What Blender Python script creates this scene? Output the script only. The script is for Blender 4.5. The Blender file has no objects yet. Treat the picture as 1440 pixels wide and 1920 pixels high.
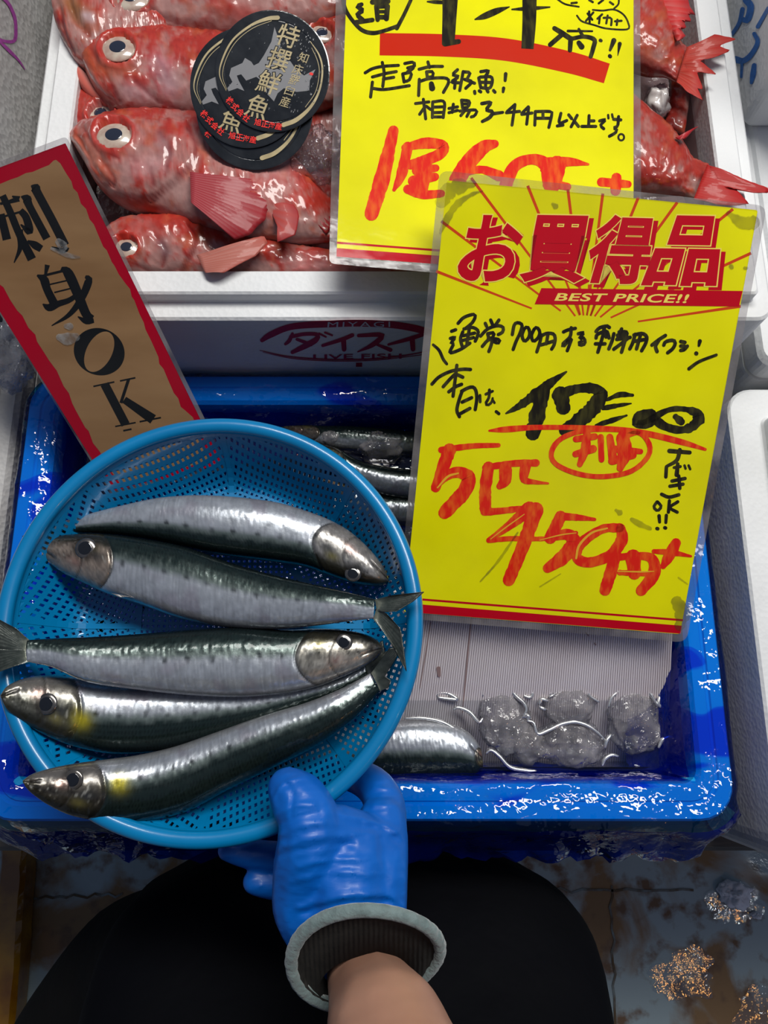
import bpy, bmesh, math, random
import numpy as np
from mathutils import Vector, noise

# ---------------------------------------------------------------- camera, light, exposure
SC = bpy.context.scene
COL = SC.collection
F_PX = 1400.0                       # focal length in pixels of the 1440x1920 frame
TILT = math.radians(14.5)           # camera looks down, leaning 14.5 degrees forward
CAM = np.array([0.0, 0.0, 1.35])
cd = bpy.data.cameras.new('camera'); cam = bpy.data.objects.new('camera', cd); COL.objects.link(cam)
cam.location = CAM; cam.rotation_euler = (TILT, 0, 0)
cd.sensor_fit = 'VERTICAL'; cd.sensor_height = 36.0; cd.lens = F_PX / 1920.0 * 36.0
cd.clip_start = 0.02; cd.clip_end = 60
SC.camera = cam
SC.view_settings.view_transform = 'Standard'; SC.view_settings.look = 'None'
SC.view_settings.exposure = 0.0; SC.view_settings.gamma = 1.0; SC.view_settings.use_curve_mapping = False

w = bpy.data.worlds.new('world'); SC.world = w; w.use_nodes = True
bg = w.node_tree.nodes['Background']
bg.inputs[0].default_value = (0.50, 0.62, 0.95, 1); bg.inputs[1].default_value = 0.17

def area(name, loc, target, sx, sy, power, color):
    l = bpy.data.lights.new(name, 'AREA'); l.shape = 'RECTANGLE'; l.size = sx; l.size_y = sy
    l.energy = power; l.color = color
    o = bpy.data.objects.new(name, l); COL.objects.link(o); o.location = loc
    o.rotation_euler = (Vector(target) - Vector(loc)).to_track_quat('-Z', 'Y').to_euler()
    return o
# daylight through the open front of the market hall, over and behind the stall
area('hall_daylight', (0.40, 0.98, 2.7), (0, 0.2, 0.8), 1.7, 0.42, 50, (1.0, 0.98, 0.93))
# two warm and cold bulbs of the hall behind the customer; they mirror in the wet floor
area('warm_bulb', (1.30, -1.10, 2.24), (0.49, -0.41, 0), 0.10, 0.10, 0.9, (1.0, 0.42, 0.10))
area('cold_bulb', (1.56, -0.78, 2.20), (0.59, -0.30, 0), 0.06, 0.06, .5, (0.85, 0.93, 1.0))

# ---------------------------------------------------------------- geometry helpers
_c, _s = math.cos(TILT), math.sin(TILT)
def ray(u, v):
    x = (u - 720.0) / F_PX; y = (960.0 - v) / F_PX
    return np.array([x, y * _c + _s, y * _s - _c])
def P(u, v, z):
    d = ray(u, v); return CAM + d * ((z - CAM[2]) / d[2])
def pxsize(u, v, z):                # metres covered by one pixel at that place
    d = ray(u, v); return abs((z - CAM[2]) / d[2]) / F_PX

def proj(W):
    q = W - CAM; y = q[:, 1] * _c + q[:, 2] * _s; z = -q[:, 1] * _s + q[:, 2] * _c
    return 720 + F_PX * q[:, 0] / -z, 960 - F_PX * y / -z

class Plane:
    def __init__(s, p, n):
        s.p = np.array(p, float); s.n = np.array(n, float); s.n /= np.linalg.norm(s.n)
    def at(s, u, v, lift=0.0):
        d = ray(u, v); q = s.p + s.n * lift
        return CAM + d * (np.dot(q - CAM, s.n) / np.dot(d, s.n))
def slope(a, b, r=0.0):             # plane z = a + b*y + r*x
    return Plane((0, 0, a), (-r, -b, 1))

ORG = {}
def tag(o, label=None, cat=None, group=None, kind=None):
    if label: o['label'] = label
    if cat: o['category'] = cat
    if group: o['group'] = group
    if kind: o['kind'] = kind
    return o
def thing(name, loc, label, cat, group=None):
    o = bpy.data.objects.new(name, None); COL.objects.link(o); o.location = [float(x) for x in loc]
    o.empty_display_size = 0.02
    ORG[o.name] = np.array(loc, float)
    return tag(o, label, cat, group)
def mk(name, verts, faces, mat, parent=None, smooth=False, uv=None, col=None, extra=None):
    """verts in world metres; the mesh is stored relative to its thing's base (or its own)."""
    V = np.array(verts, float).reshape(-1, 3)
    if parent is None:
        org = np.array([V[:, 0].mean(), V[:, 1].mean(), V[:, 2].min()])
    else:
        org = ORG[parent.name]
    me = bpy.data.meshes.new(name)
    me.from_pydata([tuple(x) for x in (V - org)], [], [tuple(int(i) for i in f) for f in faces])
    me.update()
    if smooth:
        me.polygons.foreach_set('use_smooth', [True] * len(me.polygons))
    if uv is not None:
        U = np.array(uv, float); lay = me.uv_layers.new(name='UVMap')
        idx = np.zeros(len(me.loops), int); me.loops.foreach_get('vertex_index', idx)
        lay.data.foreach_set('uv', U[idx].ravel())
    if col is not None:
        Cc = np.ones((len(V), 4)); Cc[:, :3] = col
        a = me.color_attributes.new('tint', 'FLOAT_COLOR', 'POINT')
        a.data.foreach_set('color', Cc.ravel())
    for m in (mat if isinstance(mat, (list, tuple)) else [mat]): me.materials.append(m)
    o = bpy.data.objects.new(name, me); COL.objects.link(o)
    if parent is None: o.location = org
    else: o.parent = parent
    ORG[o.name] = org
    return o
def recalc(o):
    bm = bmesh.new(); bm.from_mesh(o.data); bmesh.ops.recalc_face_normals(bm, faces=bm.faces)
    bm.to_mesh(o.data); bm.free(); return o

def spline(pts, n):
    """Catmull-Rom through pts (any dimension) -> n samples evenly spread by parameter length"""
    p = np.array(pts, float)
    if len(p) < 3:
        t = np.linspace(0, 1, n)[:, None]; return p[0] * (1 - t) + p[-1] * t
    q = np.vstack([2 * p[0] - p[1], p, 2 * p[-1] - p[-2]])
    seg = np.linalg.norm(np.diff(p[:, :2], axis=0), axis=1); L = np.r_[0, np.cumsum(seg)]
    out = []
    for x in np.linspace(0, L[-1], n):
        i = min(max(np.searchsorted(L, x, side='right') - 1, 0), len(p) - 2)
        t = (x - L[i]) / max(seg[i], 1e-9)
        a, b, c, d = q[i], q[i + 1], q[i + 2], q[i + 3]
        out.append(0.5 * (2 * b + (c - a) * t + (2 * a - 5 * b + 4 * c - d) * t * t + (3 * b - a - 3 * c + d) * t ** 3))
    return np.array(out)
def lin(pts, n):
    p = np.array(pts, float)
    L = np.r_[0, np.cumsum(np.linalg.norm(np.diff(p[:, :2], axis=0), axis=1))]
    x = np.linspace(0, L[-1], n)
    return np.stack([np.interp(x, L, p[:, k]) for k in range(p.shape[1])], 1)
def fbm(p, sc, oct=4, seed=0.0):
    q = Vector((p[0] * sc + seed, p[1] * sc - seed, p[2] * sc + seed * .5)); return noise.fractal(q, 0.9, 2.1, oct)
def gridfaces(n, m, closed_m=False, closed_n=False, off=0):
    F = []
    for i in range(n if closed_n else n - 1):
        for j in range(m if closed_m else m - 1):
            a = i * m + j; b = i * m + (j + 1) % m; i2 = (i + 1) % n
            F.append((off + a, off + b, off + i2 * m + (j + 1) % m, off + i2 * m + j))
    return F
def rrect(x0, x1, y0, y1, r, n=6, sub=1):
    pts = []
    for cx, cy, a0 in ((x1 - r, y0 + r, -90), (x1 - r, y1 - r, 0), (x0 + r, y1 - r, 90), (x0 + r, y0 + r, 180)):
        for k in range(n + 1):
            a = math.radians(a0 + 90 * k / n); pts.append((cx + r * math.cos(a), cy + r * math.sin(a)))
    if sub > 1:
        P2 = []
        for i in range(len(pts)):
            a, b = np.array(pts[i]), np.array(pts[(i + 1) % len(pts)])
            L = np.linalg.norm(b - a); k = max(1, int(L / sub_len)) if (sub_len := 0.5 / sub) else 1
            for j in range(k): P2.append(tuple(a + (b - a) * j / k))
        pts = P2
    return pts
def tube(path, rad, n=8, caps=True):
    p = np.array(path, float); R = np.full(len(p), rad) if np.isscalar(rad) else np.array(rad)
    V = []; up = np.array([0, 0, 1.0])
    for i in range(len(p)):
        t = p[min(i + 1, len(p) - 1)] - p[max(i - 1, 0)]; t /= np.linalg.norm(t) + 1e-12
        a = np.cross(t, up)
        if np.linalg.norm(a) < 0.1: a = np.cross(t, np.array([0, 1.0, 0]))
        a /= np.linalg.norm(a); b = np.cross(t, a)
        for k in range(n):
            g = 2 * math.pi * k / n; V.append(p[i] + R[i] * (a * math.cos(g) + b * math.sin(g)))
    Fc = gridfaces(len(p), n, closed_m=True)
    if caps: Fc += [tuple(range(n))[::-1], tuple(range((len(p) - 1) * n, len(p) * n))]
    return V, Fc
def join(parts):
    V, Fc = [], []
    for v, f in parts:
        o = len(V); V += [tuple(x) for x in v]; Fc += [tuple(i + o for i in q) for q in f]
    return V, Fc
def boxvf(x0, x1, y0, y1, z0, z1, b=0.0):
    lo = rrect(x0, x1, y0, y1, max(b, 1e-4), 3); n = len(lo)
    e = min(b, (z1 - z0) * .4)
    li = rrect(x0 + e, x1 - e, y0 + e, y1 - e, max(b * .6, 1e-4), 3)
    V = [(x, y, z0) for x, y in li] + [(x, y, z0 + e) for x, y in lo] + [(x, y, z1 - e) for x, y in lo] + [(x, y, z1) for x, y in li]
    return V, gridfaces(4, n, closed_m=True) + [tuple(range(n))[::-1], tuple(range(3 * n, 4 * n))]

# ---------------------------------------------------------------- materials
def mat(name, base, rough=0.5, metal=0.0, coat=0.0, base2=None, nscale=20.0, ndet=4, lo=0.35, hi=0.65,
        bump=0.0, bscale=60.0, bkind='noise', bdist=0.001, attr=False, spec=0.5, rough2=None, aniso=0.0,
        trans=0.0, ior=1.45, sss=0.0, stretch=None, warp=0.0, sheen=0.0, uvc=False):
    m = bpy.data.materials.new(name); m.use_nodes = True; nt = m.node_tree; N = nt.nodes; L = nt.links
    b = N['Principled BSDF']; b.inputs['Roughness'].default_value = rough; b.inputs['Metallic'].default_value = metal
    b.inputs['Base Color'].default_value = (*base, 1); b.inputs['Coat Weight'].default_value = coat
    b.inputs['Coat Roughness'].default_value = 0.06
    b.inputs['Specular IOR Level'].default_value = spec; b.inputs['Transmission Weight'].default_value = trans
    b.inputs['IOR'].default_value = ior; b.inputs['Sheen Weight'].default_value = sheen
    if sss: b.inputs['Subsurface Weight'].default_value = sss; b.inputs['Subsurface Radius'].default_value = (0.01, 0.004, 0.003); b.inputs['Subsurface Scale'].default_value = 0.6
    tc = N.new('ShaderNodeTexCoord'); src = tc.outputs['UV' if uvc else 'Object']
    if stretch:
        mp = N.new('ShaderNodeMapping'); mp.inputs['Scale'].default_value = stretch; L.new(src, mp.inputs[0]); src = mp.outputs[0]
    if base2 is not None:
        n = N.new('ShaderNodeTexNoise'); n.inputs['Scale'].default_value = nscale; n.inputs['Detail'].default_value = ndet
        n.inputs['Distortion'].default_value = warp; L.new(src, n.inputs['Vector'])
        r = N.new('ShaderNodeValToRGB'); r.color_ramp.elements[0].position = lo; r.color_ramp.elements[1].position = hi
        r.color_ramp.elements[0].color = (*base, 1); r.color_ramp.elements[1].color = (*base2, 1)
        L.new(n.outputs['Fac'], r.inputs[0]); L.new(r.outputs[0], b.inputs['Base Color'])
        if rough2 is not None:
            mr = N.new('ShaderNodeMapRange'); mr.inputs[1].default_value = lo; mr.inputs[2].default_value = hi
            mr.inputs[3].default_value = rough; mr.inputs[4].default_value = rough2
            L.new(n.outputs['Fac'], mr.inputs[0]); L.new(mr.outputs[0], b.inputs['Roughness'])
    if attr:
        a = N.new('ShaderNodeAttribute'); a.attribute_name = 'tint'
        if base2 is not None:
            mx = N.new('ShaderNodeMix'); mx.data_type = 'RGBA'; mx.blend_type = 'MULTIPLY'; mx.inputs[0].default_value = 1
            L.new(a.outputs['Color'], mx.inputs[6]); L.new(r.outputs[0], mx.inputs[7]); L.new(mx.outputs[2], b.inputs['Base Color'])
        else: L.new(a.outputs['Color'], b.inputs['Base Color'])
    if bump:
        if bkind == 'voronoi':
            t = N.new('ShaderNodeTexVoronoi'); t.inputs['Scale'].default_value = bscale; out = t.outputs['Distance']
        elif bkind == 'crack':
            t = N.new('ShaderNodeTexVoronoi'); t.feature = 'DISTANCE_TO_EDGE'; t.inputs['Scale'].default_value = bscale; out = t.outputs['Distance']
        elif bkind == 'wave':
            t = N.new('ShaderNodeTexWave'); t.inputs['Scale'].default_value = bscale; t.inputs['Distortion'].default_value = 1.2
            t.inputs['Detail'].default_value = 3; out = t.outputs['Fac']
        else:
            t = N.new('ShaderNodeTexNoise'); t.inputs['Scale'].default_value = bscale; t.inputs['Detail'].default_value = 5; out = t.outputs['Fac']
        L.new(src, t.inputs['Vector'])
        bp = N.new('ShaderNodeBump'); bp.inputs['Strength'].default_value = bump; bp.inputs['Distance'].default_value = bdist
        L.new(out, bp.inputs['Height']); L.new(bp.outputs[0], b.inputs['Normal'])
        L.new(bp.outputs[0], b.inputs['Coat Normal'])
    m['bsdf'] = b.name
    return m
def clear_mat(name, tint=(1, 1, 1), gloss=0.12, rough=0.05, haze=0.0, haze_col=(.5, .5, .5), bump=0.0, bscale=60, bdist=.001, crinkle=False, hnoise=None):
    """thin clear plastic / film: see-through sheet with a mirror-like skin and some haze"""
    m = bpy.data.materials.new(name); m.use_nodes = True; nt = m.node_tree; N = nt.nodes; L = nt.links
    N.remove(N['Principled BSDF']); out = N['Material Output']
    tr = N.new('ShaderNodeBsdfTransparent'); tr.inputs[0].default_value = (*tint, 1)
    gl = N.new('ShaderNodeBsdfGlossy'); gl.inputs['Roughness'].default_value = rough
    df = N.new('ShaderNodeBsdfDiffuse'); df.inputs[0].default_value = (*haze_col, 1)
    tc = N.new('ShaderNodeTexCoord')
    mh = N.new('ShaderNodeMixShader'); mh.inputs[0].default_value = haze; L.new(tr.outputs[0], mh.inputs[1]); L.new(df.outputs[0], mh.inputs[2])
    if hnoise:
        n = N.new('ShaderNodeTexNoise'); n.inputs['Scale'].default_value = hnoise; n.inputs['Detail'].default_value = 5; L.new(tc.outputs['Object'], n.inputs['Vector'])
        mr = N.new('ShaderNodeMapRange'); mr.inputs[1].default_value = .4; mr.inputs[2].default_value = .7; mr.inputs[3].default_value = haze * .3; mr.inputs[4].default_value = min(1, haze * 2)
        L.new(n.outputs['Fac'], mr.inputs[0]); L.new(mr.outputs[0], mh.inputs[0])
    lw = N.new('ShaderNodeLayerWeight'); lw.inputs['Blend'].default_value = .5
    pw = N.new('ShaderNodeMath'); pw.operation = 'POWER'; pw.inputs[1].default_value = 5; L.new(lw.outputs['Facing'], pw.inputs[0])
    ad = N.new('ShaderNodeMath'); ad.operation = 'MULTIPLY_ADD'; ad.inputs[1].default_value = .9; ad.inputs[2].default_value = gloss; ad.use_clamp = True
    L.new(pw.outputs[0], ad.inputs[0])
    mx = N.new('ShaderNodeMixShader'); L.new(ad.outputs[0], mx.inputs[0]); L.new(mh.outputs[0], mx.inputs[1]); L.new(gl.outputs[0], mx.inputs[2])
    L.new(mx.outputs[0], out.inputs['Surface'])
    if bump:
        n = N.new('ShaderNodeTexNoise'); n.inputs['Scale'].default_value = bscale; n.inputs['Detail'].default_value = 4; L.new(tc.outputs['Object'], n.inputs['Vector'])
        hgt = n.outputs['Fac']
        if crinkle:
            v = N.new('ShaderNodeTexVoronoi'); v.feature = 'DISTANCE_TO_EDGE'; v.inputs['Scale'].default_value = bscale * .35
            wv = N.new('ShaderNodeVectorMath'); wv.operation = 'MULTIPLY_ADD'; wv.inputs[1].default_value = (.05, .05, .05)
            L.new(n.outputs['Color'], wv.inputs[0]); L.new(tc.outputs['Object'], wv.inputs[2]); L.new(wv.outputs[0], v.inputs['Vector'])
            mn = N.new('ShaderNodeMath'); mn.operation = 'MINIMUM'; mn.inputs[1].default_value = .12; L.new(v.outputs['Distance'], mn.inputs[0])
            mm = N.new('ShaderNodeMath'); mm.operation = 'MULTIPLY_ADD'; mm.inputs[1].default_value = 3.2; L.new(mn.outputs[0], mm.inputs[0]); L.new(hgt, mm.inputs[2]); hgt = mm.outputs[0]
        bp = N.new('ShaderNodeBump'); bp.inputs['Strength'].default_value = bump; bp.inputs['Distance'].default_value = bdist
        L.new(hgt, bp.inputs['Height']); L.new(bp.outputs[0], gl.inputs['Normal']); L.new(bp.outputs[0], lw.inputs['Normal'])
    return m

# ---------------------------------------------------------------- flat print on a plane
def ribbon(pts, plane, lift, w=None, n=None, smooth=True, cap='round', jag=0.0):
    """brush stroke: pts (u,v[,width]) in photo pixels, unprojected on the sheet's plane"""
    p = np.array([(q[0], q[1], q[2] if len(q) > 2 else w) for q in pts], float)
    if len(p) == 1: p = np.vstack([p, p + np.array([.6, .6, 0])])
    L = np.linalg.norm(np.diff(p[:, :2], axis=0), axis=1).sum()
    n = n or int(min(60, max(6, L / 4)))
    q = spline(p, n) if smooth else lin(p, n)
    t = np.gradient(q[:, :2], axis=0); t /= np.linalg.norm(t, axis=1)[:, None] + 1e-9
    nn = np.stack([-t[:, 1], t[:, 0]], 1)
    h = np.maximum(q[:, 2:3], .6) / 2
    if jag:
        jr = np.array([fbm((a[0], a[1], 0), .11, 2) for a in q]) ; h = h * (1 + jag * jr[:, None])
    A = q[:, :2] + nn * h; B = q[:, :2] - nn * h
    V = []; Fc = []
    for a, b in zip(A, B): V += [plane.at(*a, lift), plane.at(*b, lift)]
    for i in range(n - 1): Fc.append((2 * i, 2 * i + 1, 2 * i + 3, 2 * i + 2))
    if cap == 'round':
        for c, d, sgn, ia, ib in ((q[0], t[0], -1, 0, 1), (q[-1], t[-1], 1, 2 * n - 2, 2 * n - 1)):
            r = max(c[2], .6) / 2; nv = np.array([-d[1], d[0]]); s0 = len(V)
            for k in range(1, 6):
                a = math.pi * k / 6; V.append(plane.at(*(c[:2] + nv * r * math.cos(a) + sgn * d * r * math.sin(a)), lift))
            Fc.append((ia, *range(s0, s0 + 5), ib))
    return V, Fc
def strokes(lst, ox, oy, sc, plane, lift, w=20, step=4e-6, **k):
    out = []
    for i, s in enumerate(lst):
        pts = [(ox + q[0] * sc, oy + q[1] * sc, (q[2] if len(q) > 2 else w) * sc) for q in s]
        out.append(ribbon(pts, plane, lift + step * i, **k))
    return join(out)
def poly(pts, plane, lift, ox=0, oy=0, sc=1):
    V = [plane.at(ox + x * sc, oy + y * sc, lift) for x, y in pts]
    return V, [tuple(range(len(V)))]
def ringpoly(c, a, b, ang, a2, b2, plane, lift, n=48, ang2=None, ox=0, oy=0, sc=1):
    V = []; ang2 = ang if ang2 is None else ang2
    for (A, B, g) in ((a, b, ang), (a2, b2, ang2)):
        cg, sg = math.cos(g), math.sin(g)
        for k in range(n):
            t = 2 * math.pi * k / n; x, y = A * math.cos(t), B * math.sin(t)
            V.append(plane.at(ox + (c[0] + x * cg - y * sg) * sc, oy + (c[1] + x * sg + y * cg) * sc, lift))
    return V, [(k, (k + 1) % n, n + (k + 1) % n, n + k) for k in range(n)]
_tc = None
def glyph(txt, offset=0.0, spacing=1.0):
    c = bpy.data.curves.new('t', 'FONT'); c.body = txt; c.size = 1; c.resolution_u = 4; c.space_character = spacing
    o = bpy.data.objects.new('t', c); COL.objects.link(o)
    def get():
        dg = bpy.context.evaluated_depsgraph_get(); dg.update()
        m = bpy.data.meshes.new_from_object(o.evaluated_get(dg))
        v = np.array([x.co[:2] for x in m.vertices]); f = [tuple(p.vertices) for p in m.polygons]; bpy.data.meshes.remove(m); return v, f
    v0, f0 = get(); lo, hi = v0.min(0), v0.max(0)
    if offset: c.offset = offset; v0, f0 = get()
    bpy.data.objects.remove(o); bpy.data.curves.remove(c)
    return (v0 - lo) / (hi - lo), f0
def text(txt, quad, plane, lift, offset=0.0, ox=0, oy=0, sc=1, spacing=1.0):
    """quad TL,TR,BR,BL"""
    v, f = glyph(txt, offset, spacing); q = [np.array((ox + a[0] * sc, oy + a[1] * sc)) for a in quad]
    V = []
    for x, y in v:
        p = (q[3] * (1 - x) + q[2] * x) * (1 - y) + (q[0] * (1 - x) + q[1] * x) * y
        V.append(plane.at(p[0], p[1], lift))
    return V, f
def prism(pts, plane, l0, l1, rnd=0.0):
    """flat sheet with thickness between two lifts over the plane; pts px outline"""
    n = len(pts)
    V = [plane.at(x, y, l0) for x, y in pts] + [plane.at(x, y, l1) for x, y in pts]
    return V, [tuple(range(n))[::-1], tuple(range(n, 2 * n))] + [(i, (i + 1) % n, n + (i + 1) % n, n + i) for i in range(n)]
def roundq(q, r, n=5):
    out = []
    q = [np.array(a, float) for a in q]
    for i in range(4):
        a, b, c = q[i - 1], q[i], q[(i + 1) % 4]
        p0 = b + (a - b) / np.linalg.norm(a - b) * r; p1 = b + (c - b) / np.linalg.norm(c - b) * r
        for k in range(n + 1):
            t = k / n; out.append(tuple((1 - t) ** 2 * p0 + 2 * t * (1 - t) * b + t * t * p1))
    return out
# ---------------------------------------------------------------- large structure
M = {}
M['floor'] = mat('worn painted floor', (0.36, 0.45, 0.47), 0.5, base2=(0.26, 0.155, 0.07), nscale=7, ndet=12, lo=.50, hi=.60, rough2=.75, bump=.25, bscale=60, bdist=.002, warp=.7)
def floor():
    V, Fc = [], []
    n = 60
    for i in range(n + 1):
        for j in range(n + 1):
            x, y = -3 + 6 * i / n, -3 + 6 * j / n
            V.append((x, y, 0.0))
    Fc = gridfaces(n + 1, n + 1)
    o = mk('floor', V, Fc, M['floor'], smooth=True); recalc(o); o['kind'] = 'structure'
    # wetness: low roughness in puddles
    m = M['floor']; nt = m.node_tree; N, L = nt.nodes, nt.links; b = N['Principled BSDF']
    tc = N.new('ShaderNodeTexCoord'); n1 = N.new('ShaderNodeTexNoise'); n1.inputs['Scale'].default_value = 5.0; n1.inputs['Detail'].default_value = 3
    L.new(tc.outputs['Object'], n1.inputs['Vector'])
    mr = N.new('ShaderNodeMapRange'); mr.inputs[1].default_value = .36; mr.inputs[2].default_value = .46; mr.inputs[3].default_value = .10; mr.inputs[4].default_value = .62
    L.new(n1.outputs['Fac'], mr.inputs[0]); L.new(mr.outputs[0], b.inputs['Roughness'])
    # second finer rust, and dark seams
    n2 = N.new('ShaderNodeTexNoise'); n2.inputs['Scale'].default_value = 26; n2.inputs['Detail'].default_value = 8; L.new(tc.outputs['Object'], n2.inputs['Vector'])
    r2 = N.new('ShaderNodeValToRGB'); r2.color_ramp.elements[0].position = .52; r2.color_ramp.elements[1].position = .66; L.new(n2.outputs['Fac'], r2.inputs[0])
    mx = N.new('ShaderNodeMix'); mx.data_type = 'RGBA'; mx.inputs[7].default_value = (.17, .10, .055, 1)
    src = b.inputs['Base Color'].links[0].from_socket
    L.new(r2.outputs[0], mx.inputs[0]); L.new(src, mx.inputs[6]); L.new(mx.outputs[2], b.inputs['Base Color'])
    return o
FLOOR = floor()
M['seam'] = mat('dirt in floor seam', (0.12, 0.08, 0.045), 0.9, base2=(.22, .26, .26), nscale=24, lo=.42, hi=.6)
for i, (a, b) in enumerate([((1147, 1660), (1152, 1935)), ((1030, 1670), (1300, 1668)), ((60, 1682), (230, 1676))]):
    A, B = P(*a, 0.0), P(*b, 0.0); d = (B - A) / np.linalg.norm(B - A); nn = np.array([-d[1], d[0], 0]) * .004
    k = 14; V = []
    for t in range(k):
        c = A + (B - A) * t / (k - 1) + nn * fbm((t * .7, i, 0), 1) * 2; V += [c + nn * .45, c - nn * .45]
    V = np.array(V); V[:, 2] = .0012
    recalc(mk('seam', V, [(2 * j, 2 * j + 1, 2 * j + 3, 2 * j + 2) for j in range(k - 1)], M['seam'], FLOOR))

# the stall: boards on legs
M['board'] = mat('wet dark stall board', (0.045, 0.04, 0.034), .35, base2=(.075, .066, .055), nscale=14, stretch=(1, 8, 8), bump=.3, bscale=40)
M['leg'] = mat('stall steel leg', (0.09, 0.09, 0.09), .4, metal=.6)
TZ = 0.62
t = thing('market_stall', (0, .3, 0), 'dark low stall table of wooden boards carrying the boxes', 'stall')
yy = -.128
for k in range(9):
    w_ = .12
    V, Fc = boxvf(-1.25, 1.25, yy, yy + w_ - .003, TZ - .028, TZ, .004); mk('board', V, Fc, M['board'], t); yy += w_
for x in (-1.1, 1.1):
    for y in (-.08, .85):
        V, Fc = boxvf(x - .02, x + .02, y - .02, y + .02, 0, TZ - .028, .003); mk('leg', V, Fc, M['leg'], t)
for y in (-.08, .85):
    V, Fc = boxvf(-1.08, 1.08, y - .012, y + .012, TZ - .07, TZ - .0285, .003); mk('apron_rail', V, Fc, M['leg'], t)

# ---------------------------------------------------------------- polystyrene boxes
M['foam'] = mat('white polystyrene', (0.74, 0.75, 0.755), .55, base2=(0.62, 0.63, 0.63), nscale=9, lo=.4, hi=.75, bump=.22, bscale=260, bkind='voronoi', bdist=.0012)
M['foam_shaded'] = mat('shade grey polystyrene', (0.50, 0.49, 0.48), .6, base2=(0.36, 0.345, 0.33), nscale=14, lo=.35, hi=.7, bump=.6, bscale=260, bkind='voronoi', bdist=.0012, stretch=(1, 1, .6))  # darker foam: shadow on the left boxes' sides is put into the colour
M['foam_wet'] = mat('pink stained wet polystyrene', (0.50, 0.36, 0.36), .25, base2=(0.36, 0.25, 0.25), nscale=9, coat=.5)
def loftbox(profile, x0, x1, y0, y1, r, close_bottom=True, cap_last=True, n=6):
    V = []
    for d, z in profile:
        V += [(x, y, z) for x, y in rrect(x0 + d, x1 - d, y0 + d, y1 - d, max(r - d * .6, .003), n)]
    k = 4 * (n + 1); m = len(profile)
    Fc = gridfaces(m, k, closed_m=True)
    Fc += [tuple(range(k))[::-1], tuple(range((m - 1) * k, m * k))]
    return V, Fc
def openbox(name, label, x0, x1, y0, y1, z0, z1, wall=.03, r=.02, m=None, inner=None, cat='box', group=None):
    c = ((x0 + x1) / 2, (y0 + y1) / 2, z0)
    t = thing(name, c, label, cat, group)
    s = .012
    prof = [(.004, z0), (0, z0 + .004), (0, z1 - s - .002), (.002, z1 - s), (wall * .42, z1 - s), (wall * .45, z1 - s + .002), (wall * .45, z1 - .0015), (wall * .5, z1), (wall, z1), (wall + .0015, z1 - .002), (wall + .001, z1 - .03)]
    V, Fc = loftbox(prof, x0, x1, y0, y1, r); Fc = Fc[:-1]; mk('body', V, Fc, m or M['foam'], t)
    prof = [(wall + .0012, z1 - .0285), (wall + .003, z0 + .03), (wall + .006, z0 + .022)]
    V, Fc = loftbox(prof, x0, x1, y0, y1, r); del Fc[-2]
    mk('inner_lining', V, Fc, inner or M['foam'], t)
    return t
def lidbox(name, label, x0, x1, y0, y1, z0, z1, r=.02, m=None, cat='box', group=None):
    t = thing(name, ((x0 + x1) / 2, (y0 + y1) / 2, z0), label, cat, group)
    h = .035
    prof = [(.004, z0), (0, z0 + .006), (0, z1 - h - .001), (.002, z1 - h)]
    V, Fc = loftbox(prof, x0, x1, y0, y1, r); mk('body', V, Fc, m or M['foam'], t)
    prof = [(.004, z1 - h + .0005), (0, z1 - h + .003), (0, z1 - .012), (.003, z1 - .006), (.012, z1 - .005), (.016, z1 - .0045), (.018, z1 - .001), (.021, z1)]
    V, Fc = loftbox(prof, x0, x1, y0, y1, r); mk('lid', V, Fc, m or M['foam'], t)
    return t
ZR = .84
FB = openbox('polystyrene_fish_box', 'open white polystyrene box full of red rockfish behind the blue crate', -.29, .302, .289, .80, TZ, ZR, .034, .012, inner=M['foam_wet'])
NR = openbox('polystyrene_box', 'white polystyrene box with rounded corner right of the blue crate', .292, .86, -.117, .262, TZ, .77, .062, .022)
lidbox('polystyrene_box', 'closed white polystyrene box with grooved lid right of the rockfish box', .312, .86, .272, .80, TZ, .79, .014)
# frozen goods fill of the near right box is out of frame; its lid lies on it
V, Fc = boxvf(.292 + .068, .86 - .068, -.117 + .068, .262 - .068, .70, .752, .01); tag(mk('crushed_ice', V, Fc, M['foam'], smooth=False), 'ice heaped level inside the right polystyrene box', 'ice', kind='stuff')
TR = lidbox('polystyrene_box', 'upper right white polystyrene box with blue marker scrawl on its side', .3185, .93, .497, .99, .7905, 1.02, .010)
TL = lidbox('polystyrene_box', 'upper left grey polystyrene box with purple marker scrawl on its side', -.93, -.317, .36, .85, TZ, .95, .02, m=M['foam_shaded'])
lidbox('polystyrene_box', 'low grey polystyrene box at the left edge behind the slim sign', -.93, -.335, -.05, .35, TZ, .72, .02, m=M['foam_shaded'])

# marker scrawls (flat print on the sides of the boxes)
def ink(name, col, dark=0.6, r=.45): return mat(name, col, r, base2=tuple(c * dark for c in col), nscale=300, lo=.3, hi=.75)
M['blue_ink'] = ink('blue marker', (.03, .17, .55)); M['purple_ink'] = ink('purple marker', (.40, .06, .36))
pl = Plane((.3185, 0, 0), (-1, 0, 0))
S = [[(1000, 0, 60), (1040, 60, 60), (1010, 170, 55), (960, 160, 40)], [(970, 80, 40), (940, 200, 34), (875, 300, 30)], [(1189, 70, 30), (1100, 230, 34)],
     [(1070, 290, 34), (1100, 360, 40), (1050, 460, 44), (980, 520, 50), (910, 510, 60)], [(965, 540, 26), (960, 660, 22)], [(1070, 560, 40), (1060, 640, 50), (1045, 710, 26)]]
V, Fc = strokes(S, 1180, 0, .2187, pl, .0006); mk('marker_scrawl', V, Fc, M['blue_ink'], TR)
pl = Plane((-.317, 0, 0), (1, 0, 0))
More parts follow.
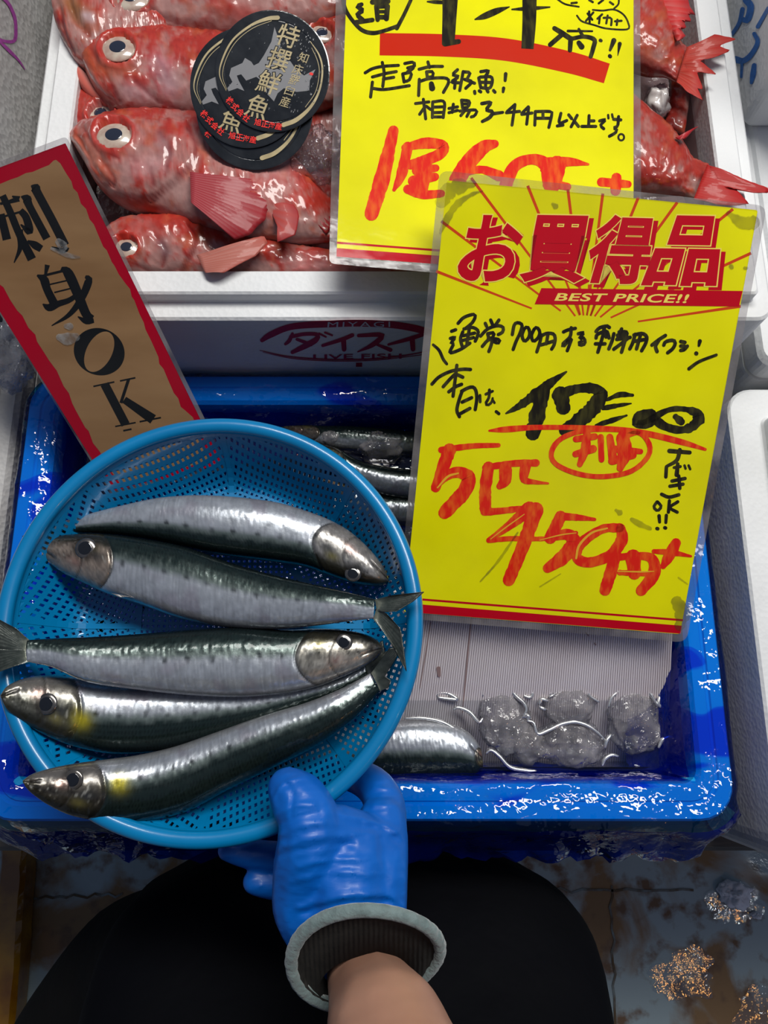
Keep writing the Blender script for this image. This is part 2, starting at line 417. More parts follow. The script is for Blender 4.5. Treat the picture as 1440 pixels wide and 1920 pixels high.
S = [[(20, -30, 34), (90, 40, 34), (150, 170, 34), (165, 300, 34), (150, 420, 36), (60, 430, 32), (-20, 400, 24)], [(0, 430, 26), (100, 530, 34), (190, 620, 22), (260, 720, 8)]]
V, Fc = strokes(S, 0, 0, .1806, pl, .0006); mk('marker_scrawl', V, Fc, M['purple_ink'], TL)

# maker's oval printed on the front of the rockfish box
M['logo'] = ink('dull red print', (.42, .01, .04), .7); M['logo_text'] = mat('pale print', (.55, .58, .65), .6)
pl = Plane((0, .289, 0), (0, -1, 0)); o7 = (420, 560, .29167)
S = [[(245, 268, 26), (300, 232, 40), (440, 180, 40), (700, 162, 44), (900, 158, 44), (1100, 170, 44), (1280, 205, 44), (1420, 262, 26)]]
V, Fc = strokes(S, *o7, pl, .0004)
S2 = [[(440, 225, 18), (420, 270, 26), (395, 292, 18)], [(430, 245, 24), (520, 228, 24), (600, 232, 26), (590, 265, 36), (530, 300, 38), (440, 345, 24)], [(470, 262, 20), (560, 296, 22)],
      [(612, 225, 14), (655, 246, 12)], [(650, 218, 14), (695, 236, 12)], [(825, 235, 26), (760, 262, 26), (635, 302, 20)], [(768, 262, 34), (772, 326, 30)],
      [(865, 238, 22), (1000, 232, 30), (1012, 250, 34), (950, 300, 30), (860, 342, 8)], [(965, 288, 14), (1070, 330, 26)],
      [(1275, 232, 26), (1180, 262, 26), (1058, 295, 16)], [(1210, 262, 34), (1215, 325, 30)],
      [(230, 333, 4), (400, 370, 7), (600, 388, 8), (800, 392, 8), (1000, 384, 8), (1250, 350, 7), (1420, 300, 4)], [(250, 345, 3), (420, 382, 5), (600, 398, 5), (800, 402, 5), (1000, 394, 5), (1270, 362, 5)],
      [(848, 425, 26), (888, 425, 26)]]
a = strokes(S2[:-1], *o7, pl, .0004); b = strokes(S2[-1:], *o7, pl, .0004, cap='flat')
c = text('LIVE FISH', [(575, 360), (1140, 354), (1140, 386), (575, 390)], pl, .0006, .01, *o7)
mk('printed_logo', *join([(V, Fc), a, b, c]), M['logo'], FB)
mk('printed_lettering', *text('MIYAGI', [(668, 150), (1068, 148), (1068, 182), (664, 184)], pl, .0008, .0, *o7, spacing=1.25), M['logo_text'], FB)

# ---------------------------------------------------------------- blue crate, film, water
M['crate'] = mat('light blue plastic', (0.0, 0.36, 0.80), .4, base2=(0.0, .31, .74), nscale=6)
CX0, CX1, CY0, CY1, CZ = -.312, .270, -.086, .283, .74
M['film'] = clear_mat('deep blue plastic film', tint=(0.16, .70, .96), gloss=.06, rough=.03, bump=1.0, bscale=22, bdist=.010, crinkle=True, haze=.05, haze_col=(.0, .05, .45))
def layered(m, tint2, sc=8.0, lo=.60):     # patches where the sheet lies double
    nt = m.node_tree; N, L = nt.nodes, nt.links; tr = [n for n in N if n.type == 'BSDF_TRANSPARENT'][0]
    tc = N.new('ShaderNodeTexCoord'); mp = N.new('ShaderNodeMapping'); mp.inputs['Rotation'].default_value = (0, 0, .7); mp.inputs['Scale'].default_value = (1, 2.6, 1)
    n = N.new('ShaderNodeTexNoise'); n.inputs['Scale'].default_value = sc; n.inputs['Detail'].default_value = 1.5; n.inputs['Distortion'].default_value = .6
    r = N.new('ShaderNodeValToRGB'); e = r.color_ramp.elements; e[0].position = lo; e[1].position = lo + .012; e[0].color = tr.inputs[0].default_value; e[1].color = (*tint2, 1)
    L.new(tc.outputs['Object'], mp.inputs[0]); L.new(mp.outputs[0], n.inputs['Vector']); L.new(n.outputs['Fac'], r.inputs[0]); L.new(r.outputs[0], tr.inputs[0])
layered(M['film'], (.02, .30, .85))
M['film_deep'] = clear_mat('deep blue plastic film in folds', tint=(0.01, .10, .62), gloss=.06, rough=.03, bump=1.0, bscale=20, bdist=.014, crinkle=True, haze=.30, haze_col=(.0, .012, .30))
t = thing('fish_crate', ((CX0 + CX1) / 2, (CY0 + CY1) / 2, TZ), 'blue plastic crate of iced sardines wrapped in blue film', 'crate')
prof = [(.030, TZ), (.028, TZ + .003), (.022, CZ - .035), (.022, CZ - .030), (.001, CZ - .022), (0, CZ - .018), (0, CZ - .003), (.002, CZ), (.011, CZ), (.012, CZ - .0015), (.014, CZ - .0015), (.015, CZ), (.024, CZ), (.027, CZ - .003), (.029, CZ - .02), (.036, TZ + .012)]
V, Fc = loftbox(prof, CX0, CX1, CY0, CY1, .028); mk('crate_body', V, Fc, M['crate'], t)
M['shade_liner'] = mat('dark blue liner film', (.0, .012, .13), .12, coat=.6, bump=.8, bscale=30, bdist=.01)  # extra navy sheet, added so its colour supplies the shade deep in the crate
lp = [(.0365, CZ - .040), (.0375, CZ - .06), (.040, TZ + .022), (.05, TZ + .016), (.12, TZ + .0145)]
V, Fc = loftbox(lp, CX0, CX1, CY0, CY1, .028); Fc.pop(-2); mk('shade_sheet', V, Fc, M['shade_liner'], t)
def resamp(loop, step):
    out = []
    for i in range(len(loop)):
        a, b = np.array(loop[i]), np.array(loop[(i + 1) % len(loop)]); k = max(1, int(round(np.linalg.norm(b - a) / step)))
        for j in range(k): out.append(a + (b - a) * j / k)
    return out
def film():
    base = resamp(rrect(CX0, CX1, CY0, CY1, .03, 8), .005); n = len(base)
    prof = [(-.020, -.075), (-.018, -.065), (-.015, -.055), (-.013, -.045), (-.010, -.035), (-.009, -.026), (-.008, -.018), (-.006, -.009), (-.0035, -.002), (.001, .003), (.006, .0035), (.012, .0032), (.018, .0035), (.024, .003), (.029, -.002),
            (.032, -.010), (.035, -.018), (.038, -.026), (.041, -.034), (.046, -.040), (.054, -.045), (.064, -.0485)]
    cx, cy = (CX0 + CX1) / 2, (CY0 + CY1) / 2
    V = []
    for d0, z in prof:
        for i, p in enumerate(base):
            d = d0
            q = np.array(p); g = base[(i + 1) % n] - base[i - 1]; g /= np.linalg.norm(g); nv = np.array([g[1], -g[0]])  # outward
            s = i * .005
            if d > .030 and g[0] > 0 and nv[1] < -.5: d = .030 + (d - .030) * .22
            out = -d
            hang = max(0, -z - .0) if d < 0 else 0
            a = fbm((q[0], q[1], z * 1.5), 22, 4); b = fbm((q[0], q[1], z * .6), 60, 3, 5)
            inside = max(0, d - .026)
            amp = .0006 + hang * .07 + inside * .12
            rid = (abs(fbm((q[0] * 1.0, q[1] * 1.0, z * .3), 34, 3, 9)) ** .7)
            o = out + amp * (a * 1.2 + b * .7) + (hang + inside) * .10 * (rid - .3)
            zz = CZ + z + (.0010 * a + .0008 * b if d > 0 and d < .028 else 0) + inside * .12 * b
            if d < 0:      # hem of unequal length; hangs further out at the front
                fr = max(0, min(1, (cy - .1 - q[1]) / .05)) if abs(nv[1]) > .5 and nv[1] < 0 else 0
                cut = .80 + .14 * fbm((s, 0, 0), 4, 1, 3) - .45 * max(0, (q[0] - .14) / .13) * fr
                if fr: zz = CZ + z * max(.2, cut); o += hang * .20 * fr
                elif nv[1] > .5: zz = CZ + z * .9; o = min(o, .001)      # squeezed against the next box
                if nv[0] > .3: o = min(o, .019); o += 0
                if nv[0] < -.3: o += hang * .0
            if inside: zz += .004 * fbm((q[0], q[1], 0), 16, 2, 7)
            x, y = q + nv * o
            if y > .2868: y = .2868
            if x > .2885: x = .2885
            V.append((x, y, zz))
    Fc = gridfaces(len(prof), n, closed_m=True)
    def layer(p):      # where the sheet lies double over the rim
        a = fbm((p[0] * 1.0 + p[1] * .6, p[1] * .8 - p[0] * .5, 0), 9, 2, 21)
        return a > .36 or (p[0] > .20 and p[1] < -.055 and fbm(p, 30, 2, 4) > -.1) or (p[0] < -.22 and p[1] > .235 and a > -.05)
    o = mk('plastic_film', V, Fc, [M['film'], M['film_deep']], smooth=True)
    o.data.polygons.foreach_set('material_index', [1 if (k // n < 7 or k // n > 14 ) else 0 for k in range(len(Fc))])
    tag(o, 'crumpled glossy deep blue plastic film draped over the crate rim', 'plastic film'); return o
film()
# ribbed white divider sheet lying under the price sign, water and ice
M['divider'] = mat('ribbed milky plastic', (0.78, 0.73, 0.75), .35, base2=(0.64, 0.56, 0.56), nscale=8, coat=.3, sss=.0)
BP = slope(.700, .78)
t = thing('ribbed_divider', P(1000, 1300, .695), 'milky ribbed plastic divider sheet sloping into the ice water', 'divider')
def divider():
    # rows along the slope, ribs run across; the right edge is at u 1255
    A, B = BP.at(738, 1110), BP.at(1262, 1150); C_, D_ = BP.at(690, 1470), BP.at(1247, 1470)
    n = 128; V = []; Fc = []
    prof = [(0, 0), (.12, 0), (.2, .0012), (.88, .0012)]
    for i in range(n):
        for f, h in prof:
            s = (i + f) / n; a = A + (B - A) * s; b = C_ + (D_ - C_) * s
            for k, q in ((0, a), (1, b)): V.append(q + BP.n * h)
    m = len(V) // 2
    for i in range(m - 1): Fc.append((2 * i, 2 * i + 1, 2 * i + 3, 2 * i + 2))
    top = len(V)
    V2 = [v - BP.n * .004 for v in (A, C_, D_, B)]; V += V2; Fc.append((top, top + 1, top + 2, top + 3))
    Fc.append((0, top, top + 1, 1)); Fc.append((2 * m - 2, 2 * m - 1, top + 2, top + 3))
    Fc.append((0, 2 * m - 2, top + 3, top)); Fc.append((1, 2 * m - 1, top + 2, top + 1))
    mk('corrugated_sheet', V, Fc, M['divider'], t)
divider()
M['stain'] = mat('brown stain line', (.30, .2, .19), .5)
for s_ in ([(358, 70, 5), (345, 200, 5), (325, 420, 4)], [(210, 90, 3), (170, 330, 3)]): mk('stain', *strokes([s_], 700, 1120, .5139, BP, .0016), M['stain'], t)
for s_ in ([(238, 260, 16), (240, 285, 12)], [(775, 130, 4), (785, 140, 3)], [(808, 168, 5), (812, 173, 4)]): mk('speck', *strokes([s_], 700, 1120, .5139, BP, .0017), M['stain'], t)

M['water'] = clear_mat('ice water', tint=(.86, .88, .90), gloss=.06, rough=.02, bump=.35, bscale=26, bdist=.004)
WZ = .7045
wl = resamp(rrect(CX0 + .034, CX1 - .034, CY0 + .034, CY1 - .034, .02, 6), .02)
V = [(x, y, WZ + 0) for x, y in wl]
tag(mk('ice_water', V, [tuple(range(len(V)))], M['water']), 'clear cold water lying in the blue crate', 'water', kind='stuff')
M['meniscus_glint'] = clear_mat('raised water edge', tint=(.95, .97, .98), gloss=.70, rough=.22, haze=.5, haze_col=(.8, .82, .84))  # white haze colours in the highlights along the water edge
def menis(lst, r=.0014, z=WZ + .0030):
    parts = []
    for s in lst:
        q = spline(s, max(8, int(len(s) * 6)))
        path = [P(700 + a * .5139, 1120 + b * .5139, z) for a, b in q[:, :2]]
        k = len(path); rr = [r * (.35 + .9 * math.sin(math.pi * min(1, (i + .5) / k)) ** .5) for i in range(k)]
        parts.append(tube(path, rr, 6))
    return join(parts)
MEN = [[(400, 360), (400, 335), (440, 325), (490, 330), (520, 360), (548, 385), (558, 410), (545, 440)], [(290, 410), (310, 402), (350, 418), (385, 455), (400, 440)], [(232, 360), (240, 350), (275, 352), (305, 372), (270, 370), (235, 365)],
       [(540, 345), (550, 332), (572, 338), (580, 352), (570, 365), (548, 358)], [(590, 345), (600, 335), (620, 340), (618, 352)], [(625, 340), (640, 330), (652, 345), (640, 355)], [(640, 365), (665, 350), (680, 315), (710, 295), (745, 305), (775, 335), (790, 360), (825, 382)],
       [(752, 280), (765, 266), (790, 278), (788, 296), (765, 296), (752, 282)], [(780, 330), (800, 295), (835, 287), (862, 310), (855, 335), (835, 322), (810, 345)], [(605, 390), (615, 372), (640, 378)], [(605, 400), (630, 410)],
       [(858, 400), (870, 365), (905, 338), (950, 326), (985, 333), (1010, 352), (1035, 390), (1062, 405)], [(1090, 180), (1060, 220), (1025, 255), (1025, 285), (1040, 292)], [(560, 450), (585, 458), (600, 498), (640, 485), (690, 462), (740, 455), (785, 470), (820, 495), (845, 520)],
       [(845, 550), (850, 525), (868, 500)], [(835, 615), (845, 590), (870, 575), (895, 580)], [(110, 442), (180, 441), (250, 455), (310, 490), (350, 530), (372, 565), (378, 595)], [(410, 570), (430, 558), (460, 580), (500, 620), (560, 632), (595, 633)],
       [(1040, 550), (1055, 520), (1080, 508), (1098, 515)], [(1045, 360), (1040, 390), (1060, 405)], [(552, 440), (560, 430), (568, 438), (560, 446)]]
tag(mk('water_edge', *menis(MEN), M['meniscus_glint'], smooth=True), 'raised edges and bubbles of the water around the ice, glints painted white', 'water', kind='stuff')
M['ice'] = mat('wet grey ice', (.86, .88, .90), .08, trans=.78, ior=1.2, bump=.8, bscale=90, bkind='crack', bdist=.003)
M['ice_milky'] = clear_mat('melting clear ice', tint=(.80, .80, .82), gloss=.07, rough=.05, haze=.30, haze_col=(.42, .40, .41), bump=1.0, bscale=70, bdist=.006, crinkle=True, hnoise=50)
M['ice_core'] = mat('milky ice core', (.42, .40, .41), .12, base2=(.27, .25, .25), nscale=70, trans=.25, ior=1.2, coat=1, bump=.8, bscale=110, bdist=.004)
def lump(name, u, v, z, rx, ry, h, label, mt, seed, cat='ice', group=None, rot=0, rough=.22, parent=None, outline=None):
    c = P(u, v, z); n, m = 28, 40; V = []
    k = pxsize(u, v, z)
    for i in range(n):
        th = math.pi * (i + .5) / n
        for j in range(m):
            ph = 2 * math.pi * j / m; d = np.array([math.sin(th) * math.cos(ph), math.sin(th) * math.sin(ph), math.cos(th)])
            r = 1 + rough * fbm(d, 1.6, 4, seed) + .10 * abs(fbm(d, 4.5, 3, seed + 3))
            x, y = d[0] * rx * k * r, d[1] * ry * k * r
            V.append((c[0] + x * math.cos(rot) - y * math.sin(rot), c[1] + x * math.sin(rot) + y * math.cos(rot), c[2] + d[2] * h * r))
    Fc = gridfaces(n, m, closed_m=True) + [tuple(range(m))[::-1], tuple(range((n - 1) * m, n * m))]
    o = mk(name, V, Fc, mt, parent, smooth=True); recalc(o)
    return tag(o, label, cat, group) if parent is None else o
lump('ice_lump', 945, 1345, .701, 46, 60, .008, 'leftmost melting ice lump in the crate water', M['ice_milky'], 1)
lump('ice_lump', 1068, 1318, .702, 48, 42, .010, 'pointed ice lump furthest up the ribbed sheet', M['ice_milky'], 2)
lump('ice_lump', 1068, 1395, .701, 66, 38, .011, 'wide broken ice lump nearest the crate front rim', M['ice_milky'], 3)
lump('ice_lump', 1188, 1350, .701, 50, 60, .010, 'large round crackled ice lump beside the right crate wall', M['ice_milky'], 4)
lump('ice_lump', 990, 1395, .700, 34, 34, .009, 'small ice lump between the sardine and the wide ice lump', M['ice_milky'], 5)
lump('ice_lump', 625, 905, .705, 0, 0, .01, 'x', M['ice_milky'], 6) if False else None
lump('ice_lump', 715, 838, .712, 45, 30, .012, 'brown tinged ice lump behind the basket rim', M['ice_milky'], 7)
lump('ice_lump', 622, 822, .714, 20, 15, .008, 'small dark ice bead under the rear crate rim', M['ice_milky'], 8)

# clear plastic bag at the left edge behind the crate corner
M['bag'] = clear_mat('thin clear bag', tint=(.8, .82, .86), gloss=.12, rough=.1, bump=1, bscale=80, bdist=.004, crinkle=True, haze=.30, haze_col=(.5, .52, .58))
lump('plastic_bag', 18, 668, .765, 34, 58, .030, 'crumpled clear plastic bag of ice left of the slim sign', M['bag'], 11, cat='bag', rough=.5)
# ---------------------------------------------------------------- laminated signs
def paper(name, c1, c2, nscale=12, lo=.35, hi=.75, r=.5): return mat(name, c1, r, base2=c2, nscale=nscale, ndet=8, lo=lo, hi=hi, spec=.08)
M['yellow'] = paper('fluorescent yellow paper', (.82, .78, 0.0), (.66, .62, .0))
M['red_print'] = mat('red print', (.50, .0, .012), .5, spec=.05)
M['orange_print'] = mat('thin red print', (.60, .055, .008), .5, spec=.05)
M['cream_print'] = mat('pale yellow print', (.85, .68, .12), .5, spec=.05)
def brush(name, c1, c2): return mat(name, c1, .4, base2=c2, nscale=240, ndet=3, lo=.42, hi=.7, stretch=(1, .25, .5), bump=.0, spec=.06)
M['red_marker'] = brush('red marker', (.72, .018, .008), (.80, .12, .012))
M['black_marker'] = brush('black marker', (.012, .010, .006), (.05, .045, .012))
M['laminate'] = clear_mat('laminate skin', tint=(.97, .97, .97), gloss=.012, rough=.10, haze=.008, haze_col=(.5, .5, .45), bump=.25, bscale=30, bdist=.002, hnoise=9)
M['margin'] = clear_mat('clear laminate margin', tint=(.86, .85, .86), gloss=.03, rough=.12, haze=.15, haze_col=(.44, .41, .40), bump=.3, bscale=40, bdist=.002, hnoise=30)
M['grime'] = clear_mat('grime', tint=(.80, .79, .66), gloss=.01, rough=.4, haze=.16, haze_col=(.10, .09, .04), hnoise=60)
def sheet(name, label, plane, outer, pap, pmat, r=16, rp=4, cat='sign', t=.0011):
    o4 = [plane.at(*q) for q in outer]; base = sum(o4) / 4 - plane.n * t; th = thing(name, base, label, cat)
    oo = roundq(outer, r); pp = roundq(pap, rp)
    V, Fc = prism(pp, plane, -t * .5, 0.0); recalc(mk('paper', V, Fc, pmat, th))
    # margin: ring between the outline and the paper, top and bottom faces
    n = len(oo); V = []
    for l in (-t, .0006):
        V += [plane.at(x, y, l) for x, y in oo] + [plane.at(x, y, l if l < 0 else l) for x, y in pp]
    Fc = []
    for s in (0, 2 * n):
        Fc += [(s + i, s + (i + 1) % n, s + n + (i + 1) % n, s + n + i) for i in range(n)]
    Fc += [(i, (i + 1) % n, 2 * n + (i + 1) % n, 2 * n + i) for i in range(n)]
    recalc(mk('laminate_margin', V, Fc, M['margin'], th))
    V, Fc = prism(roundq(pap, rp), plane, .0005, .0006); mk('laminate_skin', V[n:], [Fc[1]] if False else [tuple(range(n))], M['laminate'], th)
    return th
def deco(name, parts, m, th): return mk(name, *join(parts), m, th)

# ---- front price sign
FS = slope(.734, .5286)
c5 = (740, 320, .48611); c6 = (740, 760, .48611)
T1 = sheet('price_sign', 'yellow laminated price sign with big red 450 leaning over the crate', FS, [(824, 319), (1438, 386), (1287, 1205), (744, 1158)],
           [(838, 338), (1421, 394), (1275, 1189), (757, 1147)], M['yellow'], r=20, rp=5)
rays = []
cx, cy = 735, 612
for (x, y), r0 in (((160, 388), 221), ((180, 195), 118), ((295, 28), 64), ((513, 58), 58), ((668, 72), 54), ((803, 88), 54), ((940, 103), 56), ((1090, 122), 62), ((1305, 148), 74), ((1375, 318), 108), ((1335, 523), 205)):
    d = np.array([cx - x, cy - y], float); L = np.linalg.norm(d); d /= L; e = np.array([cx, cy]) - d * r0
    rays.append(ribbon([(c5[0] + x * c5[2], c5[1] + y * c5[2], 5.6), (c5[0] + e[0] * c5[2], c5[1] + e[1] * c5[2], 3.4)], FS, .00004, smooth=False, cap='flat', n=2))
for x0, y0, x1, y1 in ((705, 517, 716, 556), (750, 517, 741, 558), (770, 517, 755, 560), (695, 395, 712, 455), (795, 432, 782, 455), (750, 440, 748, 455)):
    rays.append(ribbon([(c5[0] + x0 * c5[2], c5[1] + y0 * c5[2], 4.4), (c5[0] + x1 * c5[2], c5[1] + y1 * c5[2], 3.2)], FS, .00004, smooth=False, cap='flat', n=2))
deco('printed_rays', rays, M['orange_print'], T1)
G = [('お', [(298, 178), (492, 182), (470, 425), (240, 415)]), ('買', [(540, 178), (755, 182), (712, 425), (492, 420)]), ('得', [(800, 178), (1005, 184), (965, 432), (722, 425)]), ('品', [(1058, 180), (1262, 184), (1232, 438), (962, 434)])]
sh = lambda q, dx, dy: [(x + dx, y + dy) for x, y in q]
deco('headline_shadow', [text(g, sh(q, 17, 13), FS, .00009, .042, *c5) for g, q in G], M['red_print'], T1)
deco('headline_outline', [text(g, q, FS, .00015, .045, *c5) for g, q in G], M['cream_print'], T1)
deco('headline', [text(g, q, FS, .00021, .029, *c5) for g, q in G], M['red_print'], T1)
deco('ribbon_bar', [poly([(566, 453), (1342, 464), (1328, 524), (540, 515)], FS, .00016, *c5)], M['red_print'], T1)
deco('border_line', [ribbon([(740 + 107 * .4861, 760 + 749 * .4861, 4), (740 + 1113 * .4861, 760 + 829 * .4861, 4)], FS, .00005, smooth=False, cap='flat')], M['red_print'], T1)
deco('border_band', [
     poly([(103, 768), (1109, 850), (1103, 881), (98, 801)], FS, .00005, *c6)], M['red_print'], T1)
deco('headline_english', [text('BEST PRICE!!', [(632, 473), (1137, 478), (1122, 510), (618, 501)], FS, .00024, .022, *c5, spacing=1.05)], M['cream_print'], T1)
A = [[(310, 118), (360, 68), (440, 42), (455, 62), (430, 112), (375, 160)], [(255, 185), (290, 172)], [(245, 245), (285, 236), (250, 285), (272, 292), (242, 365), (330, 338), (410, 285)],
     [(350, 190), (330, 250), (345, 310)], [(360, 165), (430, 152), (478, 180), (472, 230), (455, 268)], [(355, 222), (450, 200)], [(350, 262), (440, 238)], [(405, 165), (385, 285)],
     [(585, 90), (602, 130)], [(540, 118), (550, 142)], [(655, 90), (620, 140)], [(500, 225), (560, 165), (640, 138), (690, 152), (685, 192), (650, 212)], [(560, 208), (572, 248)], [(560, 205), (612, 198), (600, 238), (565, 245)],
     [(515, 312), (560, 262), (610, 248), (660, 258), (648, 285), (615, 272)], [(602, 240), (590, 300), (570, 355)],
     [(768, 212), (785, 130), (815, 112), (850, 132), (835, 195), (800, 270), (775, 338)], [(868, 165), (850, 220), (870, 268), (905, 240), (915, 190), (895, 148), (868, 165)], [(952, 168), (930, 220), (945, 268), (985, 240), (1000, 190), (975, 152), (952, 168)],
     [(1015, 215), (1000, 280), (975, 358)], [(1015, 222), (1060, 202), (1115, 208), (1130, 245), (1120, 300), (1100, 335)], [(1068, 215), (1055, 290)], [(1010, 300), (1060, 285), (1115, 268)],
     [(1200, 190), (1240, 172), (1300, 160)], [(1265, 155), (1255, 230), (1195, 290), (1200, 312), (1242, 262), (1268, 245), (1250, 300), (1232, 348)], [(1325, 205), (1370, 197), (1335, 245), (1372, 242), (1380, 288), (1340, 302), (1330, 282), (1352, 272)],
     [(100, 298, 22), (150, 345, 26), (185, 420, 26), (215, 460, 24)],
     [(300, 472), (290, 560), (278, 650), (268, 732)], [(90, 630), (150, 570), (250, 522), (350, 505), (415, 507)], [(185, 652), (240, 590), (280, 550)], [(290, 545), (325, 560), (350, 572)], [(232, 695), (290, 652), (340, 632)],
     [(345, 690), (320, 760), (300, 850), (322, 905)], [(340, 690), (400, 660), (440, 657), (462, 690), (468, 760), (455, 845)], [(345, 782), (425, 745)], [(325, 882), (410, 835)],
     [(495, 725, 24), (497, 780, 24)], [(545, 715, 24), (602, 690, 22)], [(575, 680, 26), (570, 745, 24), (545, 790, 26), (560, 808, 24), (592, 785, 22), (602, 750, 20)], [(600, 760, 20), (618, 788, 20)], [(632, 862, 26), (655, 880, 26)]]
B = [[(170, 185), (200, 155), (262, 140), (282, 152)], [(240, 150), (225, 230), (185, 360)], [(170, 240), (182, 210), (260, 182), (255, 232)], [(165, 290), (245, 290)], [(268, 200), (280, 240)], [(320, 205), (305, 265), (278, 332)],
     [(385, 165), (350, 250)], [(365, 190), (428, 192), (420, 242), (385, 360)], [(350, 217), (412, 215)], [(345, 252), (458, 236)], [(320, 335), (380, 290), (440, 242)],
     [(500, 210), (480, 280), (455, 332)], [(490, 215), (560, 203), (597, 230), (590, 282), (555, 348)], [(495, 268), (590, 252)], [(545, 215), (512, 332)],
     [(755, 220), (700, 255), (642, 300)], [(700, 262), (672, 310), (685, 355)], [(742, 300), (758, 272), (820, 260), (838, 285), (818, 330), (775, 365)],
     [(885, 270), (920, 278)], [(885, 308), (920, 312)], [(885, 345), (915, 338), (940, 310)], [(1046, 268, 34), (1038, 305, 22)], [(1015, 370, 34), (1017, 372, 34)], [(955, 500, 30), (1040, 440, 27), (1185, 384, 24)]]
parts = [strokes(A, 790, 580, .2222, FS, .0001, 29), strokes(B, 1080, 580, .2222, FS, .00026, 30)]
big = [[(662, 776, 8), (610, 812, 30), (545, 862, 42), (480, 908, 28), (430, 936, 8)], [(578, 842, 44), (556, 920, 58), (533, 1012, 58)], [(640, 862, 62), (650, 912, 60)], [(625, 868, 40), (700, 842, 36), (765, 840, 40), (795, 862, 52), (765, 915, 60), (710, 965, 58), (655, 1002, 44)],
       [(818, 884, 12), (868, 864, 22), (918, 866, 12)], [(805, 916, 18), (860, 906, 20), (912, 898, 6)], [(775, 982, 8), (830, 966, 22), (895, 944, 8)],
       [(985, 945, 56), (950, 955, 60), (930, 975, 30), (975, 975, 40), (1020, 940, 26), (1070, 920, 20), (1130, 922, 24), (1175, 945, 44), (1150, 985, 40), (1100, 1000, 30), (1040, 985, 34), (1000, 955, 34)], [(1085, 950, 26), (1105, 968, 30)]]
parts.append(strokes(big, *c5, FS, .0001, cap='round', jag=.25))
side = [[(1060, 176, 18), (1138, 182, 16)], [(1100, 172, 16), (1088, 212, 16), (1048, 236, 12)], [(1048, 240, 14), (1046, 276, 14)], [(1078, 240, 12), (1102, 236, 12)], [(1092, 226, 14), (1088, 268, 18)], [(1118, 232, 10), (1122, 244, 10)], [(1134, 232, 10), (1140, 246, 10)],
        [(1070, 292, 14), (1120, 282, 14)], [(1062, 312, 14), (1112, 304, 14)], [(1096, 272, 13), (1100, 320, 14)], [(1030, 343, 14), (1058, 354, 14), (1096, 345, 14)],
        [(1012, 372, 12), (1000, 392, 12), (1014, 406, 12), (1028, 390, 12), (1014, 372, 12)], [(1060, 368, 13), (1056, 412, 13)], [(1092, 372, 13), (1062, 394, 12), (1090, 412, 13)], [(1020, 426, 14), (1022, 450, 12)], [(1048, 424, 13), (1046, 452, 12)], [(1012, 475, 14), (1015, 476, 14)], [(1042, 472, 14), (1045, 473, 14)]]
parts.append(strokes(side, *c6, FS, .0001))
deco('black_handwriting', parts, M['black_marker'], T1)
red = [[(180, 172, 26), (300, 157, 22), (400, 154, 18)], [(212, 172, 52), (190, 230, 48), (158, 318, 36)], [(150, 322, 20), (195, 275, 38), (245, 258, 44), (285, 280, 54), (270, 330, 55), (230, 375, 55), (192, 415, 48)],
       [(362, 238, 44), (350, 320, 46), (350, 398, 46)], [(350, 240, 26), (450, 225, 26), (545, 222, 30)], [(345, 412, 28), (430, 405, 26), (542, 390, 18)], [(428, 248, 50), (425, 290, 46), (405, 312, 26)], [(505, 232, 44), (500, 285, 32), (540, 296, 18), (592, 301, 8)],
       [(520, 400, 60), (440, 465, 34), (362, 520, 18)], [(362, 522, 18), (450, 514, 20), (580, 514, 18), (700, 492, 16)], [(545, 402, 58), (500, 530, 52), (440, 675, 46)],
       [(640, 428, 34), (700, 432, 26), (772, 440, 12)], [(640, 430, 48), (600, 512, 46)], [(600, 512, 26), (665, 498, 46), (690, 530, 56), (650, 585, 54), (590, 628, 38)],
       [(868, 472, 36), (800, 478, 34), (722, 530, 40), (702, 585, 40), (750, 606, 40), (830, 578, 42), (876, 520, 46), (872, 474, 36)],
       [(852, 575, 46), (835, 640, 48), (812, 712, 46)], [(850, 588, 28), (930, 580, 28), (992, 592, 40), (1000, 650, 48), (950, 716, 40)], [(920, 585, 60), (925, 648, 50)], [(868, 645, 22), (1000, 652, 20)],
       [(1085, 532, 40), (1062, 575, 44), (1036, 620, 24)], [(1000, 563, 18), (1070, 568, 24), (1143, 582, 9)],
       [(870, 130, 20), (940, 105, 20), (982, 150, 20), (975, 200, 20), (910, 255, 20), (800, 275, 20), (700, 262, 20), (620, 225, 20), (605, 180, 20), (640, 130, 20), (720, 100, 20), (830, 92, 20), (940, 105, 16)],
       [(700, 130, 26), (772, 120, 26)], [(742, 108, 28), (735, 170, 36), (714, 228, 22)], [(698, 188, 26), (765, 168, 32)], [(795, 122, 24), (798, 210, 22)], [(830, 122, 26), (842, 205, 34)], [(880, 125, 50), (888, 180, 56), (870, 242, 28)], [(840, 168, 30), (948, 178, 22)], [(838, 215, 30), (920, 192, 28)]]
under = [[(365, 1003, 8), (430, 998, 24), (560, 990, 20), (800, 994, 20), (950, 1010, 24), (1100, 1045, 24), (1198, 1075, 12)]]
deco('red_handwriting', [strokes(red, *c6, FS, .00013, jag=.12, cap='flat' if 0 else 'round'), strokes(under, *c5, FS, .00013)], M['red_marker'], T1)
M['streak'] = mat('thin red marker streak', (.80, .42, .02), .4)
stk = [[(165, 318, 5), (205, 275, 9), (245, 262, 6)], [(700, 590, 8), (712, 540, 9), (760, 492, 8), (820, 474, 6)], [(560, 520, 3), (640, 500, 5), (700, 492, 3)], [(860, 640, 4), (950, 642, 6), (1000, 640, 3)], [(370, 516, 3), (430, 470, 5), (500, 420, 3)]]
for s_ in stk: mk('marker_streak', *strokes([s_], *c6, FS, .00028), M['streak'], T1)
